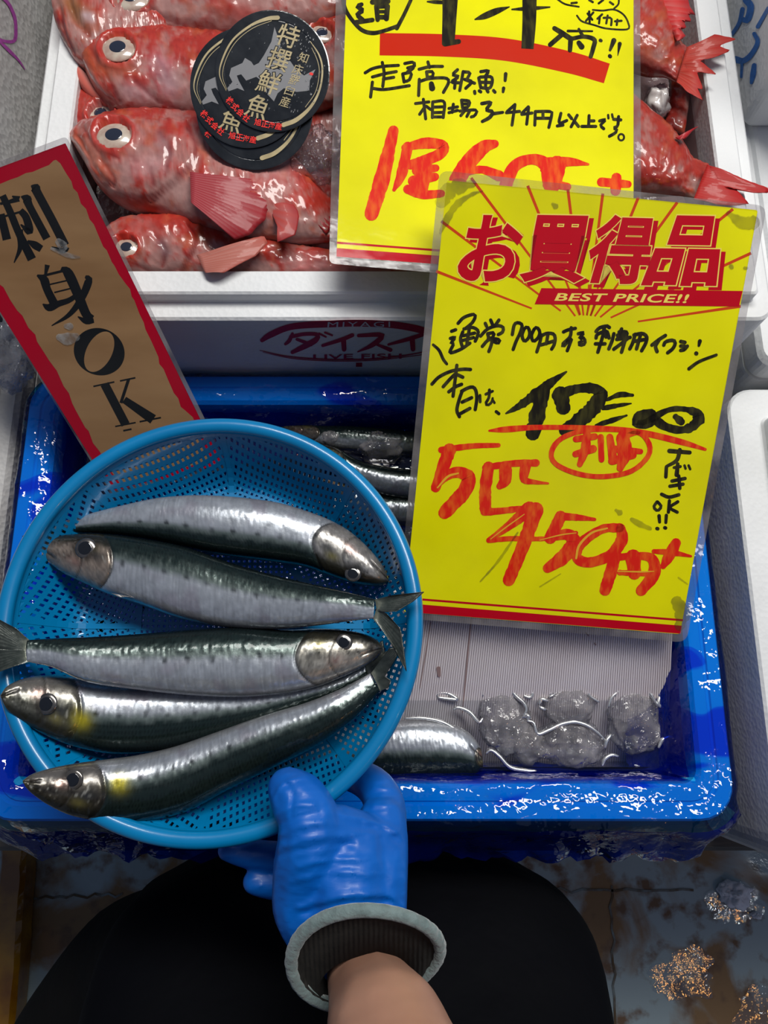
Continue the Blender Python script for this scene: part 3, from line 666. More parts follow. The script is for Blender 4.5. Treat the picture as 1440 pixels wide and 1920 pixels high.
gr = [[(175, 240, 10), (200, 190, 30), (240, 130, 26), (300, 90, 14), (340, 78, 4)], [(180, 120, 50), (220, 70, 60), (300, 50, 30)], [(610, 128, 12), (622, 138, 20)], [(1290, 165, 24), (1340, 200, 50), (1385, 200, 50)], [(1298, 368, 18), (1300, 372, 18)], [(1350, 375, 12), (1358, 376, 12)]]
gr6 = [[(855, 405, 14), (870, 415, 20)], [(915, 440, 16), (950, 460, 26), (985, 475, 16)], [(475, 490, 6), (400, 600, 10), (330, 680, 5)], [(1095, 665, 8), (1130, 690, 5)], [(640, 650, 5), (560, 700, 6)], [(1090, 760, 50), (1110, 800, 60), (1100, 850, 40)]]
for l_, c_ in ((gr, c5), (gr6, c6)):
    for s_ in l_: mk('grime_patch', *strokes([s_], *c_, FS, .0004, jag=.5), M['grime'], T1)
recalc(mk('old_hole', *join([ribbon([(740 + 618 * .4861, 320 + 135 * .4861, 9), (740 + 621 * .4861, 320 + 137 * .4861, 9)], FS, .00042)]), M['black_marker'], T1)) if False else None

# ---- rear price sign, lying on the fish
RS = slope(.8725, .004)
T2 = sheet('price_sign', 'yellow laminated price sign with a broad red band lying on the rockfish', RS, [(638, -330), (1199, -330), (1203, 545), (617, 494)],
           [(661, -312), (1188, -312), (1188, 523), (631, 481)], M['yellow'], r=12, rp=3)
c2 = (600, 0, .58333); cC = (640, 0, .19444); cD = (920, 0, .19444); cE = (770, 180, .30556)
# bottom border: thin line and band
deco('border_line', [ribbon([(631, 455, 4), (1188, 497, 4)], RS, .00005, smooth=False, cap='flat')], M['red_print'], T2)
deco('border_band', [poly([(631, 465), (1188, 507), (1188, 523), (631, 481)], RS, .00005)], M['red_print'], T2)
deco('red_band', [strokes([[(192, 142, 72), (400, 146, 72), (600, 160, 72), (800, 200, 70), (922, 236, 66)]], *c2, RS, .00005, cap='flat')], M['red_band'] if 'red_band' in M else mat('broad red print', (.55, .02, .004), .5, spec=.05), T2)
b = []
b.append(strokes([[(10, -40, 36), (40, 90, 38), (110, 200, 38), (200, 290, 40), (300, 318, 42), (400, 300, 38), (540, 252, 38)], [(535, 272, 40), (600, 150, 36), (670, 0, 34), (690, -60, 30)],
    [(195, 42, 40), (155, 62, 44), (205, 100, 44), (155, 140, 44), (205, 190, 44)], [(140, 215, 46), (300, 192, 44)], [(300, 20, 50), (450, 12, 50)], [(340, 60, 50), (350, 190, 44)], [(445, 60, 50), (435, 180, 50)], [(345, 65, 40), (440, 60, 40)], [(350, 112, 34), (430, 112, 34)], [(350, 165, 46), (430, 165, 46)],
    [(1000, 418, 60), (1132, 400, 46)], [(830, 15, 14), (900, 18, 36), (985, 22, 36)]], *cC, RS, .00016))
b.append(strokes([[(1050, -80, 160), (1045, 100, 140), (1030, 430, 122)]], *cC, RS, .00017, cap='flat'))
b.append(strokes([[(375, -80, 140), (372, 200, 132), (355, 470, 118)]], *cD, RS, .00017, cap='flat'))
b.append(strokes([[(-150, 186, 14), (-60, 155, 60), (60, 105, 60), (180, 66, 10)], [(205, 90, 14), (370, 82, 44), (570, 68, 14)],
    [(615, 272, 44), (680, 312, 50), (755, 362, 50)], [(690, 330, 46), (575, 430, 46)], [(745, 298, 26), (980, 300, 18)], [(850, 280, 26), (885, 340, 34)], [(772, 370, 50), (765, 485, 42)], [(785, 372, 40), (900, 352, 40), (1000, 382, 44), (990, 460, 44), (965, 545, 40)], [(850, 412, 46), (878, 450, 56)], [(1058, 388, 34), (1066, 392, 30)],
    [(1188, 390, 50), (1152, 482, 26)], [(1148, 538, 36), (1154, 544, 36)], [(1245, 422, 40), (1226, 535, 6)]], *cD, RS, .00018))
b.append(strokes([[(832, 150), (880, 205), (1000, 242), (1120, 275), (1318, 282), (1326, 220), (1280, 140), (1190, 92), (1080, 102), (985, 95)], [(640, -10), (720, 40), (850, 65)], [(1190, 82), (1232, 40), (1236, -10)]], *cD, RS, .0001, 18))
b.append(strokes([[(1075, 138), (1030, 180)], [(1052, 170), (1045, 225)], [(1090, 172), (1162, 175), (1162, 242)], [(1128, 150), (1115, 225)], [(1222, 190), (1216, 240)], [(1200, 205), (1262, 200)], [(780, 30), (830, 25)], [(950, 0), (985, 20)], [(1042, 32), (1085, 0)], [(1150, 20), (1182, 42)], [(935, 130), (980, 190)], [(990, 120), (920, 200)], [(950, 110), (955, 215)]], *cD, RS, .0001, 22))
S = [[(230, 702), (300, 662), (400, 640), (550, 630)], [(395, 602), (412, 700), (400, 832)], [(300, 742), (420, 710), (530, 690)], [(405, 762), (505, 745)], [(300, 792), (282, 935)], [(300, 852), (420, 862), (655, 826)],
     [(612, 612), (690, 600), (708, 632), (640, 655)], [(705, 620), (690, 660), (640, 690)], [(592, 715), (605, 790)], [(592, 712), (672, 702), (655, 770), (610, 785)],
     [(835, 597), (850, 650)], [(750, 667), (860, 642), (975, 640)], [(822, 692), (830, 745)], [(822, 692), (880, 692), (880, 735), (835, 745)], [(752, 765), (745, 920)], [(755, 785), (850, 757), (1000, 752), (1035, 790), (985, 890)], [(868, 808, 50), (876, 850, 60)],
     [(1120, 672), (1075, 720), (1130, 738), (1062, 790), (1135, 798)], [(1102, 762), (1092, 850)], [(1175, 690), (1142, 872)], [(1175, 692), (1240, 702), (1215, 762), (1258, 790), (1200, 850)], [(1190, 765), (1285, 802)],
     [(1345, 690), (1420, 682), (1395, 725)], [(1325, 750), (1345, 845)], [(1340, 742), (1450, 745), (1435, 845), (1350, 845)], [(1395, 745), (1390, 840)], [(1335, 792), (1450, 795)], [(1285, 880), (1288, 900)], [(1330, 875), (1345, 885)], [(1405, 870), (1415, 885)], [(1468, 872), (1482, 888)], [(1585, 712, 36), (1580, 775, 30)], [(1565, 850, 34), (1560, 885, 26)]]
b.append(strokes(S, *cC, RS, .0001, 31))
S = [[(30, 46), (112, 36)], [(78, 20), (92, 140)], [(90, 62), (55, 112)], [(95, 62), (122, 82)], [(135, 36), (133, 132)], [(135, 36), (205, 36), (200, 132)], [(140, 68), (198, 66)], [(140, 102), (198, 100)], [(138, 128), (200, 128)],
     [(235, 76), (288, 66)], [(262, 50), (255, 100)], [(235, 102), (288, 88)], [(312, 25), (318, 72)], [(312, 25), (360, 32), (352, 66), (318, 72)], [(318, 48), (355, 48)], [(302, 92), (400, 86), (395, 118), (372, 128)], [(330, 92), (308, 120)], [(362, 92), (345, 125)],
     [(437, 46, 22), (492, 40, 22), (465, 84, 22), (502, 96, 24), (486, 130, 24), (440, 156, 20)], [(508, 108, 22), (565, 100, 18)], [(640, 52), (592, 95)], [(588, 102), (668, 94)], [(640, 55), (622, 178)], [(722, 66), (682, 106)], [(682, 112), (745, 104)], [(724, 70), (712, 172)],
     [(765, 95), (762, 178)], [(765, 95), (855, 95), (866, 112), (848, 192)], [(768, 136), (856, 136)], [(812, 96), (812, 136)], [(922, 106), (912, 165), (958, 150)], [(935, 178), (900, 183)], [(970, 115), (988, 138)], [(1022, 118), (985, 188)], [(1002, 150), (1030, 186)],
     [(1095, 120), (1092, 186)], [(1095, 152), (1125, 152)], [(1050, 186), (1136, 186)], [(1160, 152), (1196, 145), (1166, 178), (1185, 200)], [(1212, 116, 14), (1214, 136, 14)], [(1236, 112, 14), (1240, 130, 14)], [(1246, 142), (1290, 146)], [(1276, 126), (1270, 182), (1246, 195), (1265, 206), (1255, 226), (1220, 246)]]
b.append(strokes(S, *cE, RS, .0001, 19)); b.append(ringpoly((1292, 253), 24, 26, 0, 11, 13, RS, .0001, 24, None, *cE))
deco('black_handwriting', b, M['black_marker'], T2)
S = [[(236, 420, 34), (222, 480, 40), (198, 580, 50), (165, 688, 44)], [(272, 474, 22), (340, 460, 36), (395, 468, 34), (380, 498, 36), (290, 530, 30)], [(282, 472, 34), (262, 560, 34), (238, 610, 12)], [(312, 548, 34), (372, 540, 24)], [(300, 582, 36), (370, 568, 26)], [(345, 540, 40), (322, 605, 50)], [(282, 608, 30), (330, 625, 30), (390, 622, 24)],
     [(562, 462, 26), (525, 474, 44), (475, 525, 52), (440, 590, 52), (470, 620, 46)], [(460, 556, 22), (520, 545, 26), (575, 565, 36)], [(595, 600, 40), (625, 535, 40), (680, 512, 34), (725, 530, 44), (742, 590, 50)], [(728, 525, 40), (800, 520, 30), (862, 528, 8)], [(762, 530, 60), (745, 590, 60)], [(745, 590, 26), (795, 600, 26)],
     [(905, 585, 30), (990, 592, 24)], [(953, 572, 34), (950, 612, 34)]]
deco('red_handwriting', [strokes(S, *c2, RS, .00012, jag=.1)], M['red_marker'], T2)

# ---- slim sashimi sign
KS = slope(.6525, .73)
c4 = (0, 240, .32283)
q = lambda l: [(x * c4[2], 240 + y * c4[2]) for x, y in l]
outer = q([(-445, 362), (385, 48), (1330, 1975), (660, 2150)])
redq = q([(-425, 385), (380, 88), (1290, 1950), (650, 2110)])
M['red_card'] = paper('dark red print', (.40, .0, .016), (.33, .0, .016), 8)
M['card'] = mat('brown cardboard print', (.31, .18, .085), .6, base2=(.23, .125, .055), nscale=26, ndet=8, lo=.3, hi=.7, stretch=(.4, 1.6, 1), spec=.08)
T3 = sheet('slim_sign', 'slim red edged cardboard coloured sign with black OK lettering', KS, outer, redq, M['red_card'], r=9, rp=2)
cb = [(-330, 400), (-200, 385), (-100, 350), (0, 325), (60, 300), (105, 285), (150, 262), (190, 255), (235, 235), (285, 215), (310, 190), (325, 185), (350, 205), (385, 265), (415, 310), (425, 350), (450, 375), (470, 440), (500, 470), (520, 530), (545, 560), (570, 620), (600, 690), (620, 710), (650, 780), (665, 800), (690, 850), (730, 905), (755, 935), (765, 980), (780, 1000), (810, 1080), (835, 1130), (845, 1170), (880, 1240), (920, 1330), (925, 1370), (950, 1400), (975, 1460), (1010, 1540), (1035, 1570), (1050, 1620), (1075, 1640), (1120, 1680), (1180, 1830), (1230, 1930), (700, 2070), (620, 1960), (580, 1880), (540, 1830), (515, 1760), (495, 1740), (440, 1640), (420, 1600), (400, 1540), (370, 1500), (330, 1410), (285, 1350), (260, 1310), (215, 1240), (205, 1200), (165, 1160), (130, 1090), (100, 1060), (60, 1000), (20, 925), (0, 910), (-120, 740), (-250, 560)]
def polytri(pts, plane, lift, ox, oy, sc):
    V, _ = poly(pts, plane, lift, ox, oy, sc)
    from mathutils.geometry import tessellate_polygon
    return V, [tuple(f) for f in tessellate_polygon([[Vector((x, y, 0)) for x, y in pts]])]
mk('cardboard_print', *polytri(cb, KS, .0001, *c4), M['card'], T3)
S = [[(180, 335, 6), (205, 348, 56), (215, 372, 50), (300, 530, 50), (378, 682, 50)], [(386, 690, 36), (368, 712, 34), (300, 690, 6)], [(122, 398, 6), (155, 412, 54), (172, 455, 44), (272, 642, 46)],
     [(0, 440, 14), (55, 428, 22), (110, 410, 34)], [(70, 396, 8), (112, 412, 34)], [(15, 392, 40), (60, 490, 42), (110, 610, 44), (185, 762, 52)], [(5, 500, 44), (40, 648, 50)], [(0, 520, 12), (125, 485, 12)], [(118, 478, 36), (152, 520, 44), (170, 600, 44), (120, 560, 8)], [(112, 590, 44), (118, 690, 30), (82, 782, 6)], [(160, 655, 10), (200, 678, 44), (240, 702, 40)],
     [(275, 795, 30), (262, 860, 12)], [(215, 855, 10), (255, 880, 50), (275, 940, 46), (325, 1040, 50)], [(250, 858, 14), (395, 822, 14)], [(355, 815, 20), (395, 842, 56), (450, 960, 56), (500, 1080, 52), (535, 1110, 44)], [(545, 1118, 26), (500, 1122, 34), (452, 1095, 6)], [(290, 908, 8), (412, 880, 8)], [(315, 955, 8), (432, 926, 8)],
     [(248, 1022, 6), (285, 1042, 44), (340, 1020, 36), (405, 998, 30), (470, 950, 24)], [(495, 862, 14), (515, 885, 44), (470, 995, 40), (400, 1085, 26), (300, 1148, 5)]]
sa = strokes(S, *c4, KS, .00018, cap='flat')
z3 = (0, 580, .22222)
o_ = ringpoly((837, 357), 238, 196, math.radians(26), 122, 190, KS, .0002, 60, math.radians(24), *z3)
o_ = ringpoly((837, 357), 218, 196, math.radians(24), 108, 184, KS, .0002, 60, math.radians(27), *z3)
S = [[(788, 650, 13), (965, 612, 13)], [(882, 630, 74), (1060, 972, 74)], [(972, 988, 12), (1145, 955, 12)], [(1012, 604, 13), (1142, 577, 13)], [(1085, 590, 26), (1020, 790, 26)], [(1048, 762, 58), (1292, 928, 84)], [(1178, 948, 13), (1358, 913, 13)], [(1040, 1024, 14), (1110, 1010, 14)]]
k_ = strokes(S, *z3, KS, .0002, cap='flat', smooth=False)
deco('black_lettering', [sa, o_, k_], mat('black print', (.008, .009, .011), .5, spec=.05), T3)
S = [[(340, 660, 40), (365, 690, 60), (350, 720, 20)], [(300, 700, 16), (400, 740, 30), (460, 750, 14)]]
S2 = [[(345, 1215, 40), (390, 1225, 74), (440, 1215, 50)], [(385, 1150, 30), (405, 1152, 44)]]
M['scuff'] = clear_mat('scuffed laminate', tint=(.8, .8, .8), gloss=.05, rough=.4, haze=.30, haze_col=(.45, .45, .44), hnoise=120)
for s_ in S + S2: mk('scuff', *strokes([s_], *c4, KS, .0007), M['scuff'], T3)
# ---------------------------------------------------------------- fish
rnd = np.random.RandomState(4)
def vnoise(x, y, sc, oct=3, seed=0.0):
    return np.array([noise.fractal(Vector((a * sc + seed, b * sc - seed, seed * .37)), 0.9, 2.1, oct) for a, b in zip(x, y)])
def smooth(a, b, x):
    t = np.clip((x - a) / (b - a), 0, 1); return t * t * (3 - 2 * t)
def mixc(c, d, m): return c * (1 - m[:, None]) + np.array(d)[None, :] * m[:, None]
def polydist(U, Vv, pts):
    p = np.array(pts, float)[:, :2]; D = np.full(len(U), 1e9)
    for a, b in zip(p[:-1], p[1:]):
        d = b - a; t = np.clip(((U - a[0]) * d[0] + (Vv - a[1]) * d[1]) / (d @ d + 1e-9), 0, 1)
        D = np.minimum(D, np.hypot(U - a[0] - t * d[0], Vv - a[1] - t * d[1]))
    return D
def body(stations, z0, thick, ns=150, nt=40, zend=0.0, zpow=2.0, belly=1.0, head_round=.75, zh=0.0):
    """stations ((dorsal px),(ventral px)) head -> tail. Returns world verts, faces, and per vertex s,q,px"""
    st = np.array([(d[0], d[1], v[0], v[1]) for d, v in stations], float)
    mid = (st[:, :2] + st[:, 2:]) / 2
    q = np.hstack([mid, st]); q = spline(q, ns)
    dor, ven = q[:, 2:4], q[:, 4:6]
    V, S, Q, PU, PV, T = [], [], [], [], [], []
    wid = np.linalg.norm(dor - ven, axis=1); wm = wid.max()
    for i in range(ns):
        s = i / (ns - 1); zc = z0 + zend * s ** zpow + zh * (1 - s) ** 5
        th = thick / 2 * (wid[i] / wm) ** head_round * (1 - .72 * max(0.0, (s - .86) / .14) ** 1.5)
        for j in range(nt):
            a = 2 * math.pi * j / nt; ca, sa = math.cos(a), math.sin(a)
            qq = math.copysign(abs(ca) ** .92, ca); hh = math.copysign(abs(sa) ** .80, sa)
            px = (dor[i] + ven[i]) / 2 + (dor[i] - ven[i]) / 2 * qq
            zz = zc + th * hh
            # silhouette measured in the photo lies at mid height
            p = P(px[0], px[1], zc); V.append((p[0], p[1], zz)); S.append(s); Q.append(qq); PU.append(px[0]); PV.append(px[1]); T.append(hh)
    Fc = gridfaces(ns, nt, closed_m=True) + [tuple(range(nt))[::-1], tuple(range((ns - 1) * nt, ns * nt))]
    return np.array(V), Fc, np.array(S), np.array(Q), np.array(PU), np.array(PV), np.array(T)
def topz(V, x, y):
    d = np.hypot(V[:, 0] - x, V[:, 1] - y); k = np.argsort(d)[:14]; return V[k][:, 2].max()
def eyeball(root, V, u, v, r, zmid, ring, pupil, rr=.55, flat=.5, ex=1.0, ang=0.0, sink=.35, pm=None, shift=(0, 0)):
    # ring and pupil domes seated on the skin
    z = zmid
    for _ in range(4): p = P(u, v, z); z = topz(V, p[0], p[1])
    p = P(u, v, z); k = pxsize(u, v, z); R = r * k
    def dome(c, Rx, Ry, h, n=10, m=28):
        W = []
        for i in range(n + 1):
            a = math.pi / 2 * i / n
            for j in range(m):
                b = 2 * math.pi * j / m; x, y = Rx * math.sin(a) * math.cos(b), Ry * math.sin(a) * math.sin(b)
                W.append((c[0] + x * math.cos(ang) - y * math.sin(ang), c[1] + x * math.sin(ang) + y * math.cos(ang), c[2] + h * math.cos(a)))
        return W, gridfaces(n + 1, m, closed_m=True)
    h = R * flat
    e = mk('eye', *dome((p[0], p[1], z - h * sink), R * ex, R, h), ring, root, smooth=True); recalc(e)
    q = math.sqrt(1 - rr * rr); mk('pupil', *dome((p[0] + shift[0] * R, p[1] + shift[1] * R, z - h * sink + h * (q - .03)), R * rr * ex, R * rr, h * (1 - q) * 1.25 + h * .05), pm or pupil, e, smooth=True)
    return e
M['pupil'] = mat('fish pupil', (.006, .007, .009), .06, coat=1)
M['pupil_blue'] = mat('cloudy blue pupil', (.018, .022, .038), .12, coat=1)
M['eye_silver'] = mat('silver eye ring', (.17, .16, .15), .22, metal=.8, coat=.8, base2=(.10, .09, .085), nscale=260)
M['eye_dim'] = mat('dim grey eye ring', (.09, .085, .08), .2, metal=.5, coat=.8, base2=(.09, .08, .07), nscale=260)
M['eye_white'] = mat('milky white eye', (.50, .43, .35), .25, coat=.8, base2=(.38, .26, .21), nscale=120)
M['sardine'] = mat('sardine skin', (1, 1, 1), .18, metal=.60, coat=.35, base2=(.74, .75, .77), nscale=150, ndet=5, lo=.3, hi=.65, attr=True, bump=.16, bscale=190, bdist=.0008, rough2=.36)
M['fin'] = mat('dark wet fin', (1, 1, 1), .3, metal=.3, coat=.5, base2=(.55, .6, .58), nscale=300, attr=True, bump=.6, bscale=200, bdist=.0005)

def fan(base0, base1, tips, z0, z1, nr=24, ns=14, th=.0007, curl=0.0, notch=None):
    """fin: grid from a short base line to the px polyline of its edge"""
    e = lin(tips, nr); b = np.linspace(0, 1, nr)[:, None]; B = np.array(base0) * (1 - b) + np.array(base1) * b
    V, S, R = [], [], []
    for side in (1, -1):
        for i in range(nr):
            for j in range(ns):
                s = j / (ns - 1); p = B[i] * (1 - s) + e[i] * s
                z = z0 + (z1 - z0) * s + curl * math.sin(math.pi * s) + side * (th / 2) * (1.2 - s) + (.00035 if i % 2 else -.0002) * math.sin(math.pi * min(1, s * 1.1))
                V.append(P(p[0], p[1], z)); S.append(s); R.append(i)
    a = gridfaces(nr, ns); k = nr * ns
    b2 = [tuple(x + k for x in f)[::-1] for f in a]
    rim = []
    per = [i * ns for i in range(nr)] + [(nr - 1) * ns + j for j in range(1, ns)] + [i * ns + ns - 1 for i in range(nr - 2, -1, -1)] + [j for j in range(ns - 2, 0, -1)]
    for x, y in zip(per, per[1:] + per[:1]): rim.append((x, x + k, y + k, y))
    return np.array(V), a + b2 + rim, np.array(S), np.array(R)

def sardine(label, st, z, eye, tail=None, zend=0.0, thick=.030, dark=0.0, flip_light=1.0, spots=9, gill=.225, back=.28, seed=1, pect=None, yellow=None, eyemat=None, group='sardines in the blue basket', tz=None, ns=230, roll=0.0, headtint=(.34, .30, .25), zpow=3.0, zh=0.0):
    V, Fc, S, Q, U, W, T = body(st, z, thick, ns=ns, nt=72, zend=zend, zpow=zpow, zh=zh)
    U, W = proj(V)
    L = np.hypot(np.diff([s[0][0] for s in st]), np.diff([s[0][1] for s in st])).sum(); k = pxsize(U[0], W[0], z)
    q = Q + roll
    n1 = vnoise(U, W, .06, 3, seed); n2 = vnoise(U, W, .25, 2, seed + 4)
    # geometry: operculum plate, mouth slit, cheek
    g = gill + .018 - .055 * q ** 2 + .0
    V[:, 2] += np.where(T > 0, .0010 * (1 - smooth(g - .012, g + .004, S)) - .0016 * np.exp(-((S - g) / .0035) ** 2), 0) * np.clip(1 - abs(q), 0, 1) ** .3
    g2 = gill * .62 + .01 - .04 * (q + .1) ** 2
    V[:, 2] -= np.where(T > 0, .0006 * np.exp(-((S - g2) / .003) ** 2), 0)
    mo = np.exp(-((q + .05 + 5.0 * S) / .075) ** 2) * (1 - smooth(.055, .075, S))
    V[:, 2] -= np.where(T > 0, .0010 * mo, 0)
    V[:, 2] += np.where(T > 0, .00025 * n2, 0)
    # colour
    sil = np.tile(np.array([.47, .50, .54]), (len(S), 1)) * (1 + .16 * n1 + .10 * n2)[:, None]
    stk = vnoise(S * 260, q * 1.4, 1.0, 2, seed + 2); sil *= (1 + .22 * stk)[:, None]
    pinkish = smooth(.1, .5, vnoise(U, W, .02, 2, seed + 8)); sil = mixc(sil, (.36, .32, .38), pinkish * .5 * smooth(.3, -.4, q))
    c = mixc(sil, (.16, .20, .185), smooth(back - .22, back - .02, q + .05 * n1))
    c = mixc(c, (.020, .036, .033), smooth(back - .05, back + .18, q + .08 * n1 + .03 * n2))
    c = mixc(c, (.012, .022, .026), smooth(.75, .95, q))
    c *= (1 - .28 * smooth(.0, .4, n2) * smooth(back, .6, q))[:, None]
    # net of scales on the back
    net = (np.sin(S * 330 + q * 20) * np.sin(S * 330 - q * 20))
    c *= (1 - .45 * smooth(.2, .7, net) * smooth(back - .1, back + .2, q) * smooth(gill, gill + .05, S))[:, None]
    rr = np.random.RandomState(seed)
    for i in range(spots):                          # row of dark flank spots
        ss = gill + .05 + (.62) * i / max(1, spots - 1) * .82 + rr.uniform(-.008, .008); qq = back - .12 + rr.uniform(-.05, .05)
        d = np.hypot((S - ss) * L * k, (q - qq) * .5 * 118 * k)
        c = mixc(c, (.02, .026, .03), (1 - smooth(.0009, .0026, d + .0004 * n2)) * rr.uniform(.55, .95))
    # belly keel and head
    c = mixc(c, (.36, .35, .35), smooth(-.75, -.97, q) * .6)
    hd = 1 - smooth(g - .004, g + .002, S)
    hc = np.tile(np.array(headtint), (len(S), 1)) * (1 + .7 * n1 + .7 * n2)[:, None] * .72
    hc = mixc(hc, (.40, .37, .34), smooth(-.1, -.6, q + .15 * n1) * .5)
    hc = mixc(hc, (.035, .035, .026), smooth(.35, .62, q + .1 * n1))
    hc = mixc(hc, (.10, .085, .045), (1 - smooth(.0, .06, S)) * .75)
    hc = mixc(hc, (.30, .26, .08), np.exp(-(((S - gill * .78) / .02) ** 2 + ((q - .35) / .16) ** 2)) * .8)
    pb = np.exp(-(((S - gill * .86) / .020) ** 2 + ((q - .12) / .16) ** 2)); hc = mixc(hc, (.04, .045, .05), pb * .85)
    hc = mixc(hc, (.42, .20, .16), np.exp(-(((S - gill * .58) / .022) ** 2 + ((q + .28) / .18) ** 2)) * .5)
    c = mixc(c, (0, 0, 0), hd) + hc * hd[:, None]
    c = mixc(c, (.03, .03, .028), np.exp(-((S - g) / .0030) ** 2) * .85 * smooth(.98, .8, abs(q)))
    c = mixc(c, (.05, .045, .035), np.exp(-((S - g2) / .0028) ** 2) * .75)
    c = mixc(c, (.09, .08, .06), (.5 + .5 * np.sin((q * 3 + S * 40) * 9)) * .16 * smooth(g2, g2 + .01, S) * hd)
    fl = smooth(.35, .75, vnoise(U, W, .13, 3, seed + 15)) * hd * smooth(.5, .2, abs(q)); c = mixc(c, (.62, .60, .52), fl * .6)
    c = mixc(c, (.015, .012, .01), mo * .9)
    if yellow is not None: c = mixc(c, (.62, .52, .02), np.exp(-(np.hypot(U - yellow[0], W - yellow[1]) / 17.0) ** 2 + .25 * n2).clip(0, 1) * .9)
    if eye: c = mixc(c, (.03, .025, .02), np.exp(-((np.hypot(U - eye[0], W - eye[1]) / (eye[2] * 1.22)) ** 6)) * .8)
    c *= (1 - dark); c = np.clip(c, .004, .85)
    root = thing('sardine', (V[:, 0].mean(), V[:, 1].mean(), V[:, 2].min()), label, 'fish', group)
    recalc(mk('body', V, Fc, M['sardine'], root, smooth=True, col=c))
    if eye: eyeball(root, V, eye[0], eye[1], eye[2], z, eyemat or M['eye_silver'], M['pupil'], rr=.64, flat=.26, sink=.30)
    ze = z + zend
    if tail:
        for tp in tail:
            v2, f2, s2, r2 = fan(tp[0], tp[1], tp[2], ze, ze + (tz or 0), nr=30)
            cc = np.tile(np.array([.085, .10, .088]), (len(s2), 1)) * (np.where(r2 % 2, 1.15, .6) * (1 - .55 * s2))[:, None]
            cc = mixc(cc, (.35, .36, .28), (1 - smooth(0, .2, s2)) * .6)
            recalc(mk('tail_fin', v2, f2, M['fin'], root, smooth=True, col=cc))
    if pect:
        v2, f2, s2, r2 = fan(pect[0], pect[1], pect[2], z + thick * .33, z + thick * .25, nr=10, ns=8)
        recalc(mk('pectoral_fin', v2, f2, M['fin'], root, smooth=True, col=np.tile(np.array([.42, .38, .37]), (len(s2), 1)) * np.where(r2 % 2, 1.1, .7)[:, None]))
    return root
ST1 = [((730, 1091), (729, 1087)), ((714, 1098), (721, 1066)), ((682, 1097), (698, 1036)), ((648, 1090), (668, 1007)), ((611, 1077), (636, 985)), ((567, 1062), (588, 964)), ((500, 1052), (511, 942)), ((400, 1038), (400, 931)), ((300, 1016), (310, 934)), ((222, 1004), (232, 949)), ((150, 1000), (155, 968)), ((95, 1001), (98, 984))]
ST2 = [((76, 1022), (77, 1028)), ((92, 1012), (90, 1052)), ((119, 1005), (120, 1075)), ((165, 1002), (160, 1095)), ((215, 1004), (208, 1116)), ((275, 1012), (262, 1133)), ((350, 1027), (340, 1160)), ((440, 1058), (430, 1177)), ((530, 1083), (520, 1179)), ((610, 1101), (600, 1172)), ((665, 1114), (660, 1164)), ((703, 1124), (700, 1160))]
ST3 = [((718, 1214), (717, 1220)), ((705, 1199), (706, 1235)), ((680, 1188), (680, 1251)), ((640, 1181), (640, 1270)), ((590, 1179), (595, 1287)), ((535, 1181), (540, 1299)), ((450, 1177), (455, 1307)), ((350, 1182), (360, 1304)), ((250, 1190), (255, 1293)), ((165, 1195), (165, 1279)), ((100, 1197), (100, 1252)), ((52, 1200), (52, 1241))]
ST4 = [((5, 1308), (4, 1302)), ((22, 1335), (22, 1283)), ((55, 1360), (56, 1270)), ((100, 1384), (97, 1266)), ((150, 1402), (153, 1271)), ((215, 1413), (215, 1281)), ((310, 1408), (310, 1285)), ((400, 1388), (400, 1288)), ((500, 1358), (495, 1288)), ((580, 1325), (575, 1283)), ((640, 1300), (636, 1270)), ((690, 1270), (684, 1248))]
ST5 = [((47, 1468), (46, 1462)), ((62, 1485), (66, 1449)), ((97, 1509), (105, 1438)), ((139, 1528), (150, 1430)), ((194, 1538), (205, 1423)), ((262, 1540), (262, 1415)), ((347, 1523), (330, 1399)), ((430, 1480), (405, 1373)), ((520, 1436), (495, 1341)), ((600, 1395), (575, 1317)), ((662, 1350), (640, 1291)), ((712, 1296), (694, 1262))]
sardine('topmost sardine in the basket, head right and belly up', ST1, .846, (662, 1075, 16), seed=1, thick=.032, back=.42, tail=[((97, 984), (96, 1001), [(58, 997), (40, 1006), (75, 1008)]), ((90, 992), (100, 1000), [(78, 1040), (72, 1076), (86, 1062), (98, 1040)])], tz=-.006, pect=((600, 975), (606, 990), [(575, 962), (612, 992)]), headtint=(.44, .42, .40))
sardine('second sardine from the top, head left, tail over the rim', ST2, .850, (160, 1028, 20), seed=2, thick=.034, back=.22, zend=.030, tail=[((703, 1124), (706, 1145), [(735, 1116), (797, 1109), (775, 1128), (745, 1146), (725, 1148)]), ((706, 1140), (700, 1161), [(725, 1150), (752, 1180), (760, 1235), (763, 1262), (742, 1218), (716, 1182)])], tz=.006, pect=((208, 1112), (225, 1120), [(292, 1128), (250, 1118)]), headtint=(.38, .30, .24))
sardine('middle sardine, head right with bright silver cheek', ST3, .853, (645, 1204, 16), seed=3, thick=.034, back=.22, tail=[((55, 1200), (50, 1222), [(30, 1178), (-22, 1150), (-10, 1185), (-6, 1215)]), ((50, 1218), (55, 1241), [(-6, 1215), (-22, 1268), (20, 1252), (38, 1246)])], tz=.004, zend=.030, pect=((545, 1276), (540, 1282), [(474, 1288), (500, 1290)]), headtint=(.50, .47, .40))
sardine('fourth sardine, head left with yellow cheek spot', ST4, .842, (87, 1320, 20), seed=4, thick=.030, back=.10, roll=.1, yellow=(153, 1350), zh=.034, tail=[((690, 1270), (687, 1259), [(728, 1248), (745, 1222), (738, 1210), (722, 1222)]), ((688, 1262), (684, 1250), [(722, 1222), (718, 1200), (705, 1210)])], tz=.0, headtint=(.13, .13, .105))
